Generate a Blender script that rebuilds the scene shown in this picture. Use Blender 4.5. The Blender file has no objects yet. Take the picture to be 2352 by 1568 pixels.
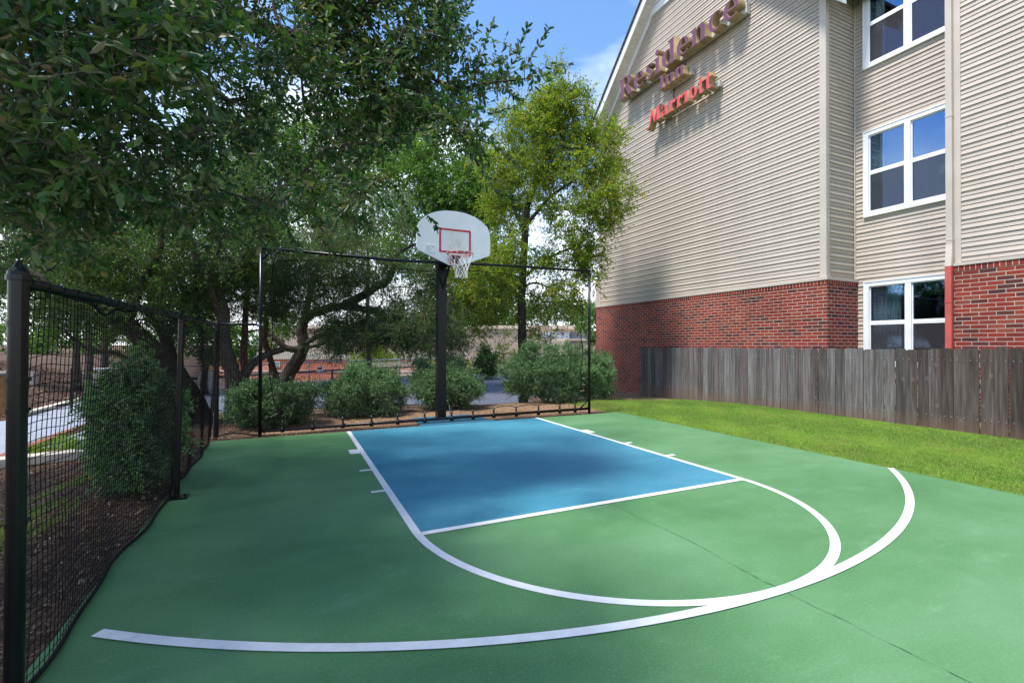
import bpy, math, random
import numpy as np
from mathutils import Vector, Matrix
random.seed(7); rng = np.random.default_rng(11)
PI = math.pi
sc = bpy.context.scene
COL = sc.collection
# ------------------------------------------------------------------ camera
CAM = np.array([-2.6892, -8.4397, 1.4520]); FPX = 1782.643/1.632653
YAW, PITCH, ROLL = -0.4359795, 0.0082957, 0.0028860
_c, _s = math.cos(YAW), math.sin(YAW)
_fw = np.array([-_s, _c, 0.]); _rt = np.array([_c, _s, 0.]); _up = np.array([0, 0, 1.])
FW = _fw*math.cos(PITCH)+_up*math.sin(PITCH); _u2 = _up*math.cos(PITCH)-_fw*math.sin(PITCH)
RT = _rt*math.cos(ROLL)+_u2*math.sin(ROLL); UP = _u2*math.cos(ROLL)-_rt*math.sin(ROLL)
def at(u, v, z):
    """a measured direction and a distance give a point in the world"""
    return CAM + z*(FW + RT*(u-1176)/FPX - UP*(v-784)/FPX)
def atg(u, z):
    p = at(u, 784, z); return p[:2]
cam = bpy.data.cameras.new('camera'); cam_ob = bpy.data.objects.new('camera', cam); COL.objects.link(cam_ob)
cam.sensor_width = 36; cam.lens = 36*1782.643/3840; cam.clip_start = .05; cam.clip_end = 2000
cam_ob.matrix_world = Matrix(((RT[0], UP[0], -FW[0], CAM[0]), (RT[1], UP[1], -FW[1], CAM[1]), (RT[2], UP[2], -FW[2], CAM[2]), (0, 0, 0, 1)))
sc.camera = cam_ob
# ------------------------------------------------------------------ object helpers
def tag(o, label=None, cat=None, group=None, kind=None):
    if label: o['label'] = label
    if cat: o['category'] = cat
    if group: o['group'] = group
    if kind: o['kind'] = kind
    return o
def empty(name, loc=(0, 0, 0)):
    o = bpy.data.objects.new(name, None); COL.objects.link(o); o.location = loc
    o.empty_display_size = .1
    return o
def link(name, me, mats, parent=None):
    o = bpy.data.objects.new(name, me); COL.objects.link(o)
    if not isinstance(mats, (list, tuple)): mats = [mats]
    for m in mats: me.materials.append(m)
    if parent is not None:
        o.parent = parent
        o.matrix_parent_inverse = Matrix.Translation(-Vector(wloc(parent)))
    return o
def wloc(o):
    l = Vector(o.location)
    if o.parent and o.type == 'EMPTY': l = l+Vector(wloc(o.parent))
    if o.type != 'EMPTY': return (0, 0, 0)
    return l
class MB:
    def __init__(s): s.v = []; s.f = []; s.m = []
    def face(s, pts, m=0):
        n = len(s.v); s.v += [tuple(map(float, p)) for p in pts]; s.f.append(tuple(range(n, n+len(pts)))); s.m.append(m)
    def box(s, x0, y0, z0, x1, y1, z1, m=0):
        n = len(s.v)
        s.v += [(x0, y0, z0), (x1, y0, z0), (x1, y1, z0), (x0, y1, z0), (x0, y0, z1), (x1, y0, z1), (x1, y1, z1), (x0, y1, z1)]
        for f in ((0, 3, 2, 1), (4, 5, 6, 7), (0, 1, 5, 4), (1, 2, 6, 5), (2, 3, 7, 6), (3, 0, 4, 7)):
            s.f.append(tuple(n+i for i in f)); s.m.append(m)
    def obox(s, p, ax, hx, hy, hz, m=0):
        """box about p; ax = direction of local x in the ground plane"""
        ax = np.array([ax[0], ax[1], 0.]); ax /= np.linalg.norm(ax); ay = np.array([-ax[1], ax[0], 0.]); az = np.array([0, 0, 1.])
        n = len(s.v)
        for dz in (-1, 1):
            for dx, dy in ((-1, -1), (1, -1), (1, 1), (-1, 1)):
                s.v.append(tuple(np.array(p)+ax*hx*dx+ay*hy*dy+az*hz*dz))
        for f in ((0, 3, 2, 1), (4, 5, 6, 7), (0, 1, 5, 4), (1, 2, 6, 5), (2, 3, 7, 6), (3, 0, 4, 7)):
            s.f.append(tuple(n+i for i in f)); s.m.append(m)
    def prism(s, pts, d, m=0):
        """polygon pts (3d, planar) swept along vector d"""
        n = len(s.v); k = len(pts); d = np.array(d, float)
        s.v += [tuple(map(float, p)) for p in pts]+[tuple(np.array(p, float)+d) for p in pts]
        s.f.append(tuple(range(n, n+k))[::-1]); s.m.append(m); s.f.append(tuple(range(n+k, n+2*k))); s.m.append(m)
        for i in range(k):
            j = (i+1) % k; s.f.append((n+i, n+j, n+k+j, n+k+i)); s.m.append(m)
    def tube(s, pts, r, sides=8, cap=True, m=0):
        pts = [np.array(p, float) for p in pts]; k = len(pts)
        rs = r if hasattr(r, '__len__') else [r]*k
        n0 = len(s.v); ref = None
        for i, p in enumerate(pts):
            t = pts[min(i+1, k-1)]-pts[max(i-1, 0)]; L = np.linalg.norm(t); t = t/(L if L > 1e-9 else 1)
            if ref is None:
                ref = np.array([0, 0, 1.]) if abs(t[2]) < .9 else np.array([1., 0, 0])
            a = np.cross(t, ref); a /= np.linalg.norm(a)+1e-12; b = np.cross(t, a); ref = -b if False else np.cross(a, t)
            for q in range(sides):
                an = 2*PI*q/sides
                s.v.append(tuple(p+rs[i]*(a*math.cos(an)+b*math.sin(an))))
        for i in range(k-1):
            for q in range(sides):
                q2 = (q+1) % sides
                s.f.append((n0+i*sides+q, n0+i*sides+q2, n0+(i+1)*sides+q2, n0+(i+1)*sides+q)); s.m.append(m)
        if cap:
            s.f.append(tuple(n0+q for q in range(sides))[::-1]); s.m.append(m)
            s.f.append(tuple(n0+(k-1)*sides+q for q in range(sides))); s.m.append(m)
    def build(s, name, mats, parent=None, smooth=False):
        me = bpy.data.meshes.new(name); me.from_pydata(s.v, [], s.f)
        me.polygons.foreach_set('material_index', s.m)
        if smooth: me.polygons.foreach_set('use_smooth', [True]*len(s.f))
        me.update()
        return link(name, me, mats, parent)
def np_mesh(name, V, F, mats, parent=None, smooth=False):
    me = bpy.data.meshes.new(name); K = F.shape[1]
    me.vertices.add(len(V)); me.vertices.foreach_set('co', V.astype(np.float32).ravel())
    me.loops.add(F.size); me.loops.foreach_set('vertex_index', F.astype(np.int32).ravel())
    me.polygons.add(len(F)); me.polygons.foreach_set('loop_start', np.arange(0, F.size, K, dtype=np.int32))
    try: me.polygons.foreach_set('loop_total', np.full(len(F), K, dtype=np.int32))
    except Exception: pass
    if smooth: me.polygons.foreach_set('use_smooth', np.ones(len(F), bool))
    me.update(calc_edges=True)
    return link(name, me, mats, parent)
# ------------------------------------------------------------------ materials
class N:
    def __init__(s, name):
        s.mat = bpy.data.materials.new(name); s.mat.use_nodes = True; s.nt = s.mat.node_tree
        s.nt.nodes.clear(); s.out = s.nt.nodes.new('ShaderNodeOutputMaterial')
    def n(s, t, **kw):
        x = s.nt.nodes.new('ShaderNode'+t)
        for k, v in kw.items():
            if k.startswith('i_'):
                key = k[2:].replace('_', ' ')
                s.set(x, key, v)
            else: setattr(x, k, v)
        return x
    def set(s, x, key, v):
        sock = x.inputs[int(key)] if key.isdigit() else x.inputs[key]
        if isinstance(v, bpy.types.NodeSocket): s.nt.links.new(v, sock)
        else: sock.default_value = v if not (isinstance(v, (tuple, list)) and len(v) == 3 and sock.type == 'RGBA') else (*v, 1)
    def coord(s, kind='Object'): return s.n('TexCoord').outputs[kind]
    def math(s, op, a, b=0., c=None):
        x = s.n('Math', operation=op); s.set(x, '0', a); s.set(x, '1', b)
        if c is not None: s.set(x, '2', c)
        return x.outputs[0]
    def mix(s, f, a, b, mode='MIX'):
        x = s.n('Mix', data_type='RGBA', blend_type=mode)
        s.set(x, '0', f); s.set(x, '6', a if not isinstance(a, tuple) else (*a, 1)); s.set(x, '7', b if not isinstance(b, tuple) else (*b, 1))
        return x.outputs[2]
    def noise(s, scale, vec=None, detail=4, rough=.5, out='Fac'):
        x = s.n('TexNoise'); s.set(x, 'Scale', scale); s.set(x, 'Detail', detail); s.set(x, 'Roughness', rough)
        s.set(x, 'Vector', vec if vec is not None else s.coord()); return x.outputs[out]
    def map(s, vec, scale=(1, 1, 1), rot=(0, 0, 0), loc=(0, 0, 0)):
        x = s.n('Mapping'); s.set(x, 'Vector', vec); x.inputs['Scale'].default_value = scale; x.inputs['Rotation'].default_value = rot; x.inputs['Location'].default_value = loc
        return x.outputs[0]
    def ramp(s, f, stops, interp='LINEAR'):
        x = s.n('ValToRGB'); r = x.color_ramp; r.interpolation = interp; s.set(x, 'Fac', f)
        while len(r.elements) < len(stops): r.elements.new(.5)
        for e, (p, c) in zip(r.elements, stops):
            e.position = p; e.color = (*c, 1) if isinstance(c, tuple) else (c, c, c, 1)
        return x.outputs[0]
    def bump(s, h, strength=.3, dist=.01):
        x = s.n('Bump'); s.set(x, 'Height', h); s.set(x, 'Strength', strength); s.set(x, 'Distance', dist); return x.outputs[0]
    def bsdf(s, color, rough=.6, spec=.3, normal=None, metal=0.):
        x = s.n('BsdfPrincipled'); s.set(x, 'Base Color', color); s.set(x, 'Roughness', rough); s.set(x, 'Specular IOR Level', spec); s.set(x, 'Metallic', metal)
        if normal is not None: s.set(x, 'Normal', normal)
        s.last = x
        return x.outputs[0]
    def done(s, sh): s.nt.links.new(sh, s.out.inputs[0]); return s.mat
def simple(name, col, rough=.6, spec=.3, var=.15, scale=8, bump=0, metal=0):
    m = N(name); nz = m.noise(scale, detail=5)
    c0 = tuple(x*(1-var) for x in col); c1 = tuple(min(1, x*(1+var)) for x in col)
    c = m.ramp(nz, [(.3, c0), (.7, c1)])
    return m.done(m.bsdf(c, rough, spec, m.bump(nz, bump, .005) if bump else None, metal))
def leafmat(name, stops, rough=.5, trans=.3, spec=.35, patch=0):
    m = N(name); g = m.n('NewGeometry'); c = m.ramp(g.outputs['Random Per Island'], stops)
    big = m.noise(1.3, m.coord('Object'), 2); c = m.mix(m.math('MULTIPLY', big, .5), c, m.mix(1., c, (.55, .62, .45), 'MULTIPLY'))
    if patch: c = m.mix(m.ramp(m.noise(2.6, None, 7, .7), [(.42, 0.), (.66, patch)]), c, m.mix(1., c, (.62, .80, .60), 'MULTIPLY')); c = m.mix(m.ramp(m.noise(5.5, None, 6, .7), [(.58, 0.), (.72, patch)]), c, (.34, .30, .11))
    p = m.bsdf(c, rough, spec); t = m.n('BsdfTranslucent'); m.set(t, 'Color', m.mix(1., c, (1.25, 1.35, .55), 'MULTIPLY'))
    x = m.n('MixShader'); m.set(x, '0', trans); m.set(x, '1', p); m.set(x, '2', t.outputs[0])
    return m.done(x.outputs[0])
def barkmat(name, a, b, scale=14):
    m = N(name); wv = m.n('VectorMath', operation='ADD'); m.set(wv, '0', m.coord()); sc_ = m.n('VectorMath', operation='SCALE'); m.set(sc_, '0', m.noise(9, None, 4, out='Color')); m.set(sc_, 'Scale', .12); m.set(wv, '1', sc_.outputs[0])
    v = m.map(wv.outputs[0], (1, 1, .22)); w = m.n('TexVoronoi', feature='DISTANCE_TO_EDGE'); m.set(w, 'Scale', scale*2.6); m.set(w, 'Vector', v)
    nz = m.noise(38, v, 8, .7); big = m.noise(3, None, 4); h = m.math('ADD', m.math('MULTIPLY', w.outputs[0], .9), m.math('ADD', m.math('MULTIPLY', nz, .75), m.math('MULTIPLY', big, .2)))
    c = m.ramp(h, [(.35, a), (.9, b)])
    return m.done(m.bsdf(c, .9, .15, m.bump(h, 1., .03)))
def courtmat(name, col, dark, light, gloss=.5):
    m = N(name); co = m.coord()
    n1 = m.noise(.55, m.map(co, (1, 1.8, 1), (0, 0, .4)), 6, .6); n2 = m.noise(5, co, 8, .65); n3 = m.noise(240, co, 3, .6)
    c = m.ramp(n1, [(.3, dark), (.5, col), (.72, light)])
    c = m.mix(m.math('MULTIPLY', m.ramp(n2, [(.45, 0.), (.75, 1.)]), .42), c, light)
    st = m.noise(2.2, m.map(co, (1, 4, 1), (0, 0, .35)), 5, .7)
    st2 = m.noise(1.4, m.map(co, (1, 2.2, 1), (0, 0, -.2), (5, 2, 0)), 9, .75); scr = m.noise(16, m.map(co, (1, 7, 1), (0, 0, .9)), 4, .8)
    c = m.mix(m.math('MULTIPLY', m.ramp(st2, [(.56, 0.), (.70, 1.)]), .38), c, tuple(min(1, x*1.25+.05) for x in light))
    c = m.mix(m.math('MULTIPLY', m.ramp(scr, [(.66, 0.), (.74, 1.)]), .30), c, tuple(min(1, x*1.4+.06) for x in light))
    sp_ = m.n('TexVoronoi', feature='F1'); m.set(sp_, 'Scale', 7.); m.set(sp_, 'Vector', co); c = m.mix(m.math('MULTIPLY', m.ramp(sp_.outputs['Distance'], [(.02, 1.), (.05, 0.)]), .5), c, tuple(x*.45 for x in dark))
    c = m.mix(m.math('MULTIPLY', m.ramp(st, [(.6, 0.), (.78, 1.)]), .28), c, tuple(min(1, x*1.5+.03) for x in light))
    c = m.mix(m.math('MULTIPLY', n3, .42), c, tuple(x*.5 for x in dark)); n4 = m.noise(70, co, 4, .75); c = m.mix(m.math('MULTIPLY', m.ramp(n4, [(.5, 0.), (.7, 1.)]), .25), c, tuple(min(1, x*1.6+.04) for x in light))
    return m.done(m.bsdf(c, m.math('ADD', m.math('MULTIPLY', n2, .15), gloss-.02), .36, m.bump(n3, .25, .003)))
M = {}
M['green'] = courtmat('green_court_paint', (.090, .235, .092), (.060, .180, .060), (.140, .292, .145))
M['blue'] = courtmat('blue_court_paint', (.048, .235, .335), (.030, .185, .275), (.088, .295, .405))
def linemat():
    m = N('white_line_paint'); n = m.noise(9, None, 8, .7); n3 = m.noise(200, None, 2)
    c = m.ramp(n, [(.3, (.66, .67, .70)), (.62, (.80, .81, .83))]); c = m.mix(m.math('MULTIPLY', n3, .15), c, (.5, .52, .55)); wn = m.noise(22, None, 7, .8); c = m.mix(m.math('MULTIPLY', m.ramp(wn, [(.60, 0.), (.68, 1.)]), .45), c, (.42, .47, .47))
    return m.done(m.bsdf(c, .55, .35, m.bump(n3, .2, .002)))
M['line'] = linemat()
def brickmat(name, axis, bw=.2413, rh=.0785, mort=.010, off=.5, z0=0.):
    m = N(name); sp = m.n('SeparateXYZ'); m.set(sp, '0', m.coord())
    wob = m.n('TexNoise'); m.set(wob, 'Scale', 6.); m.set(wob, 'Vector', m.coord())
    U = m.math('ADD', sp.outputs[axis], m.math('MULTIPLY', wob.outputs[0], .006)); Z = m.math('ADD', m.math('SUBTRACT', sp.outputs[2], z0), m.math('MULTIPLY', wob.outputs[0], .004))
    zr = m.math('DIVIDE', Z, rh); row = m.math('FLOOR', zr); fz = m.math('FRACT', zr)
    jit = m.n('TexWhiteNoise', noise_dimensions='1D'); m.set(jit, 'W', row)
    ux = m.math('ADD', m.math('DIVIDE', U, bw), m.math('ADD', m.math('MULTIPLY', m.math('MODULO', row, 2.), off), m.math('MULTIPLY', jit.outputs[0], .14)))
    fu = m.math('FRACT', m.math('ADD', ux, 100.)); cu = m.math('FLOOR', ux)
    cmb = m.n('CombineXYZ'); m.set(cmb, '0', cu); m.set(cmb, '1', row)
    wn = m.n('TexWhiteNoise', noise_dimensions='3D'); m.set(wn, 'Vector', cmb.outputs[0])
    du = m.math('MULTIPLY', m.math('MINIMUM', fu, m.math('SUBTRACT', 1., fu)), bw); dz = m.math('MULTIPLY', m.math('MINIMUM', fz, m.math('SUBTRACT', 1., fz)), rh)
    d = m.math('MINIMUM', du, dz); rag = m.math('MULTIPLY', m.noise(70, None, 3), .005)
    mask = m.math('SMOOTH_MIN', 1., m.math('MULTIPLY', m.math('MAXIMUM', m.math('SUBTRACT', d, m.math('ADD', mort*.22, rag)), 0.), 500.), .2)
    c = m.ramp(wn.outputs[0], [(0., (.085, .028, .032)), (.10, (.12, .035, .032)), (.16, (.21, .036, .026)), (.45, (.27, .040, .027)), (.72, (.32, .050, .030)), (.84, (.22, .040, .032)), (.93, (.31, .075, .040)), (1., (.13, .038, .042))])
    nn = m.noise(45, None, 6, .7); c = m.mix(.55, c, m.mix(1., c, m.ramp(nn, [(.3, .45), (.7, 1.3)]), 'MULTIPLY'))
    mc = m.ramp(m.noise(3, None, 4), [(.3, (.46, .38, .31)), (.7, (.62, .53, .44))])
    c = m.mix(mask, mc, c)
    st = m.ramp(m.noise(.8, None, 5, .6), [(.35, .72), (.6, 1.)]); c = m.mix(.7, c, m.mix(1., c, st, 'MULTIPLY'))
    return m.done(m.bsdf(c, .85, .2, m.bump(m.math('ADD', mask, m.math('MULTIPLY', nn, .25)), .7, .008)))
M['brick_y'] = brickmat('brick_front', 1, z0=-.02); M['brick_x'] = brickmat('brick_return', 0, z0=-.02)
M['brick_hy'] = brickmat('brick_header_front', 1, .083, .30, z0=2.83, off=0); M['brick_hx'] = brickmat('brick_header_return', 0, .083, .30, z0=2.83, off=0)
def sidingmat(name, col):
    m = N(name); co = m.coord(); n = m.noise(1.2, m.map(co, (1, 1, .35)), 5, .6); n2 = m.noise(8, m.map(co, (1, 1, .06)), 4, .6); n3 = m.noise(120, m.map(co, (1, .2, 1)), 2)
    c = m.ramp(n, [(.3, tuple(x*.92 for x in col)), (.7, tuple(x*1.05 for x in col))])
    c = m.mix(m.math('MULTIPLY', m.ramp(n2, [(.5, 0.), (.75, 1.)]), .22), c, tuple(x*f for x, f in zip(col, (.62, .64, .68))))
    return m.done(m.bsdf(c, .55, .3, m.bump(n3, .12, .002)))
M['siding'] = sidingmat('vinyl_siding', (.485, .415, .340))
M['trim'] = simple('siding_trim', (.52, .45, .385), .5, .3, .06, 2)
M['white'] = simple('white_trim', (.80, .81, .82), .45, .4, .05, 3)
M['soffit'] = simple('soffit_panel', (.66, .62, .55), .5, .3, .08, 4)
M['shingle'] = simple('roof_shingle', (.06, .055, .05), .9, .2, .4, 12, .5)
M['redpaint'] = simple('red_painted_downspout', (.50, .10, .08), .5, .35, .12, 6)
M['black'] = simple('black_painted_steel', (.0035, .0038, .005), .30, .32, .35, 9)
M['blackmat'] = simple('black_cord', (.010, .010, .012), .8, .2, .2, 9)
M['netblack'] = simple('black_netting', (.006, .006, .007), .75, .2, .2, 9)
M['tie'] = simple('tan_bungee_tie', (.42, .33, .22), .6, .3, .3, 40)
M['bboard'] = None
def boardmat():
    m = N('white_backboard'); n = m.noise(3.5, None, 6, .6); n2 = m.noise(14, m.map(m.coord(), (1, 1, .4)), 6, .7)
    c = m.ramp(n, [(.3, (.80, .81, .84)), (.7, (.88, .89, .90))])
    sp = m.n('SeparateXYZ'); m.set(sp, '0', m.coord())
    dx = m.math('SUBTRACT', sp.outputs[0], .07); dz = m.math('SUBTRACT', sp.outputs[2], 3.36)
    r = m.math('SQRT', m.math('ADD', m.math('MULTIPLY', dx, dx), m.math('MULTIPLY', dz, dz)))
    k = m.math('MULTIPLY', m.ramp(r, [(.05, 1.), (.28, 0.)]), m.ramp(n2, [(.38, 0.), (.62, .7)]))
    c = m.mix(k, c, (.50, .44, .36))
    dz2 = m.math('MULTIPLY', m.math('SUBTRACT', sp.outputs[2], 2.98), 1.2); dx2 = m.math('ADD', dx, .02)
    r2 = m.math('SQRT', m.math('ADD', m.math('MULTIPLY', dx2, dx2), m.math('MULTIPLY', dz2, dz2)))
    k2 = m.math('MULTIPLY', m.ramp(r2, [(.04, 1.), (.16, 0.)]), m.ramp(n2, [(.4, 0.), (.55, .75)]))
    c = m.mix(k2, c, (.36, .15, .05))
    return m.done(m.bsdf(c, .45, .35))
M['bboard'] = boardmat()
M['redmark'] = simple('red_target_paint', (.52, .045, .055), .5, .35, .1, 20)
M['rim'] = simple('red_rim_paint', (.30, .028, .035), .4, .45, .35, 30)
M['hoopnet'] = simple('white_hoop_net', (.72, .71, .70), .8, .1, .12, 60)
def woodmat():
    m = N('weathered_fence_wood'); co = m.coord(); oi = m.n('ObjectInfo').outputs['Random']
    off = m.n('CombineXYZ'); m.set(off, '2', m.math('MULTIPLY', oi, 31.)); m.set(off, '1', m.math('MULTIPLY', oi, 17.))
    v = m.n('VectorMath', operation='ADD'); m.set(v, '0', co); m.set(v, '1', off.outputs[0]); vv = v.outputs[0]
    g = m.noise(26, m.map(vv, (1, 1, .055)), 8, .65); g2 = m.noise(7, m.map(vv, (1, 1, .12)), 5, .6); gf = m.noise(90, m.map(vv, (1, 1, .03)), 4, .6)
    c = m.ramp(g, [(.25, (.085, .076, .076)), (.5, (.20, .182, .186)), (.75, (.38, .355, .365))])
    c = m.mix(m.ramp(g2, [(.48, 0.), (.75, .7)]), c, (.12, .085, .068))
    c = m.mix(m.math('MULTIPLY', gf, .5), c, (.03, .027, .028))
    c = m.mix(m.math('MULTIPLY', oi, .75), c, m.mix(1., c, (.50, .44, .40), 'MULTIPLY'))
    r2 = m.n('TexWhiteNoise', noise_dimensions='1D'); m.set(r2, 'W', m.math('MULTIPLY', oi, 977.)); hv = m.n('HueSaturation'); m.set(hv, 'Color', c); m.set(hv, 'Value', m.math('ADD', .72, m.math('MULTIPLY', r2.outputs[0], .62))); m.set(hv, 'Saturation', m.math('ADD', .6, m.math('MULTIPLY', oi, .8))); c = hv.outputs[0]
    sy = m.n('SeparateXYZ'); m.set(sy, '0', co); near_brown = m.math('MULTIPLY', m.ramp(m.math('ADD', m.math('MULTIPLY', sy.outputs[1], -.12), m.math('MULTIPLY', g2, .5)), [(.42, 0.), (.8, 1.)]), .75)  # browner and darker towards the near end of the fence
    c = m.mix(near_brown, c, m.mix(1., c, (.48, .40, .34), 'MULTIPLY')); strk = m.noise(15, m.map(vv, (1, 1, .02), (0, 0, 0), (3, 7, 0)), 3, .5); c = m.mix(m.ramp(strk, [(.58, 0.), (.70, .75)]), c, (.045, .034, .03))
    kv = m.n('TexVoronoi', feature='F1'); m.set(kv, 'Scale', 5.2); m.set(kv, 'Vector', m.map(vv, (1, 1, .75)))
    kd = kv.outputs['Distance']
    kc = m.n('SeparateColor'); m.set(kc, '0', kv.outputs['Color']); on = m.ramp(kc.outputs[0], [(.62, 0.), (.64, 1.)])
    c = m.mix(m.math('MULTIPLY', on, m.ramp(kd, [(.06, .25), (.20, 0.)])), c, (.30, .29, .30)); c = m.mix(m.math('MULTIPLY', on, m.ramp(kd, [(.03, .9), (.07, 0.)])), c, (.03, .022, .02))
    sp = m.n('SeparateXYZ'); m.set(sp, '0', co)
    c = m.mix(m.math('MULTIPLY', m.ramp(m.math('ADD', sp.outputs[2], m.math('MULTIPLY', g2, .3)), [(.15, 1.), (.42, 0.)]), .5), c, (.17, .10, .065))
    return m.done(m.bsdf(c, .85, .2, m.bump(m.math('ADD', g, m.math('MULTIPLY', gf, .6)), .6, .006)))
M['wood'] = woodmat()
M['brownwood'] = simple('brown_stained_wood', (.22, .11, .045), .7, .25, .25, 5)
M['concrete'] = simple('concrete', (.42, .37, .31), .85, .2, .15, 6, .3)
M['palecon'] = simple('pale_concrete', (.55, .49, .41), .85, .2, .12, 5, .2)
M['asphalt'] = simple('asphalt_lot', (.115, .125, .165), .8, .25, .12, 3, .3)
M['drive'] = simple('pale_driveway', (.27, .29, .335), .8, .25, .08, 2, .2)
M['stripe'] = simple('parking_stripe_paint', (.75, .76, .78), .6, .3, .1, 20)
M['redcurb'] = simple('red_curb_paint', (.27, .09, .075), .7, .2, .2, 8)
M['bluepad'] = simple('blue_painted_pad', (.035, .12, .19), .7, .3, .2, 9, .2)
M['galv'] = simple('galvanised_steel', (.42, .46, .52), .45, .5, .12, 20, metal=.3)
M['greyrail'] = simple('dark_pipe_rail', (.05, .05, .055), .5, .4, .2, 9)
M['orange'] = simple('orange_brick_wall', (.62, .20, .10), .85, .2, .12, 3)
M['beige'] = simple('beige_stucco', (.50, .40, .31), .85, .2, .06, .6)
M['cream'] = simple('cream_stucco', (.68, .58, .45), .85, .2, .05, .6)
M['hvac'] = simple('grey_metal_cabinet', (.38, .42, .52), .5, .4, .1, 3)
M['yellowtag'] = simple('yellow_label', (.75, .6, .08), .5, .4, .05, 3)
M['purple'] = simple('purple_sign_face', (.165, .065, .115), .5, .2, .08, 3)
M['redface'] = simple('red_sign_face', (.66, .085, .09), .4, .4, .06, 3)
M['signside'] = simple('tan_sign_return', (.33, .235, .12), .5, .4, .25, 3)
M['raceway'] = simple('grey_raceway', (.50, .48, .45), .5, .4, .15, 3)
M['curtain'] = simple('pale_curtain', (.50, .68, .70), .9, .1, .12, 6)
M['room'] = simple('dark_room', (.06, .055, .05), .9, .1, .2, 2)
M['lampshade'] = simple('pale_lampshade', (.6, .6, .58), .8, .1, .05, 6)
def glassmat():
    m = N('window_glass'); g = m.n('BsdfGlossy'); m.set(g, 'Roughness', .01); m.set(g, 'Color', (.24, .38, .60))
    t = m.n('BsdfTransparent'); m.set(t, 'Color', (.92, .95, .97)); x = m.n('MixShader'); m.set(x, '0', .42)
    nb = m.bump(m.noise(1.1, None, 2), .04, .05); m.set(g, 'Normal', nb)
    m.set(x, '1', t.outputs[0]); m.set(x, '2', g.outputs[0]); return m.done(x.outputs[0])
M['glass'] = glassmat()
def screenmat():
    m = N('insect_screen'); g = m.bsdf((.055, .052, .058), .7, .2); t = m.n('BsdfTransparent'); x = m.n('MixShader'); m.set(x, '0', .55)
    m.set(x, '1', t.outputs[0]); m.set(x, '2', g); return m.done(x.outputs[0])
M['screen'] = screenmat()
M['bark'] = barkmat('oak_bark', (.030, .024, .020), (.155, .125, .10))
M['barkred'] = barkmat('cedar_bark', (.045, .026, .018), (.20, .115, .075), 10)
M['twig'] = simple('twig_bark', (.13, .11, .095), .9, .15, .3, 20)
M['darktwig'] = simple('dark_twig_bark', (.055, .045, .038), .9, .15, .3, 20)
M['leaf_near'] = leafmat('live_oak_leaf', [(0, (.022, .08, .024)), (.35, (.042, .12, .03)), (.6, (.075, .155, .04)), (.8, (.12, .18, .06)), (.93, (.18, .22, .095)), (1, (.24, .17, .09))], .42, .32, .42)
M['leaf_mid'] = leafmat('mid_oak_leaf', [(0, (.035, .10, .025)), (.5, (.07, .17, .04)), (.85, (.14, .26, .055)), (1, (.25, .24, .08))], .5, .45)
M['leaf_cedar'] = leafmat('cedar_leaf', [(0, (.035, .095, .018)), (.5, (.07, .19, .03)), (.8, (.12, .18, .04)), (1, (.22, .12, .055))], .6, .42)
M['leaf_bg'] = leafmat('background_leaf', [(0, (.05, .12, .025)), (.5, (.09, .19, .035)), (.85, (.15, .26, .05)), (1, (.24, .30, .07))], .5, .45)
M['leaf_elm'] = leafmat('yellowing_elm_leaf', [(0, (.08, .19, .02)), (.4, (.19, .31, .03)), (.75, (.34, .40, .035)), (.93, (.47, .42, .04)), (1, (.50, .28, .04))], .5, .45)
M['leaf_sage'] = leafmat('sage_bush_leaf', [(0, (.07, .17, .07)), (.4, (.135, .27, .11)), (.75, (.22, .37, .17)), (1, (.34, .47, .27))], .6, .3)
M['leaf_sagedark'] = leafmat('dark_bush_leaf', [(0, (.04, .11, .045)), (.5, (.085, .185, .08)), (1, (.20, .30, .17))], .6, .3)
M['blade'] = leafmat('grass_blade', [(0, (.11, .225, .04)), (.4, (.19, .33, .06)), (.8, (.30, .40, .10)), (1, (.44, .40, .19))], .55, .35, .25, .8)
M['deadleaf'] = leafmat('dead_leaf', [(0, (.10, .05, .025)), (.5, (.22, .12, .06)), (.85, (.36, .24, .14)), (1, (.5, .42, .33))], .7, .15)
M['chip'] = leafmat('mulch_chip', [(0, (.05, .022, .014)), (.45, (.11, .05, .03)), (.8, (.20, .11, .07)), (.95, (.33, .22, .15)), (1, (.48, .42, .36))], .8, .02)
def groundmat():
    m = N('ground_soil'); co = m.coord(); a = m.n('VertexColor', layer_name='zone'); sp = m.n('SeparateColor'); m.set(sp, '0', a.outputs[0])
    n1 = m.noise(14, co, 8, .7); n2 = m.noise(1.7, co, 5, .6); n3 = m.noise(60, co, 4, .7)
    mul = m.ramp(n1, [(.3, (.055, .036, .026)), (.5, (.125, .078, .055)), (.68, (.25, .175, .125))])
    dirt = m.ramp(n1, [(.3, (.22, .13, .08)), (.6, (.36, .23, .15)), (.8, (.45, .32, .22))])
    gr = m.ramp(n1, [(.3, (.10, .20, .02)), (.55, (.19, .32, .035)), (.8, (.30, .38, .07))])
    gr = m.mix(m.ramp(n2, [(.45, 0.), (.65, .5)]), gr, (.20, .18, .05))
    zg = m.math('ADD', sp.outputs[1], m.math('MULTIPLY', m.math('SUBTRACT', n2, .5), .9)); zg = m.ramp(zg, [(.42, 0.), (.58, 1.)])
    zd = m.ramp(m.math('ADD', sp.outputs[0], m.math('MULTIPLY', m.math('SUBTRACT', n2, .5), .7)), [(.4, 0.), (.6, 1.)])
    c = m.mix(zd, mul, dirt); c = m.mix(zg, c, gr); c = m.mix(m.math('MULTIPLY', n3, .4), c, m.mix(1., c, (.4, .4, .4), 'MULTIPLY'))
    return m.done(m.bsdf(c, .95, .1, m.bump(m.math('ADD', n1, n3), .8, .03)))
M['ground'] = groundmat()
def crackmat():
    m = N('court_crack'); return m.done(m.bsdf((.05, .13, .08), .9, .1))
M['crack'] = crackmat()
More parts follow.
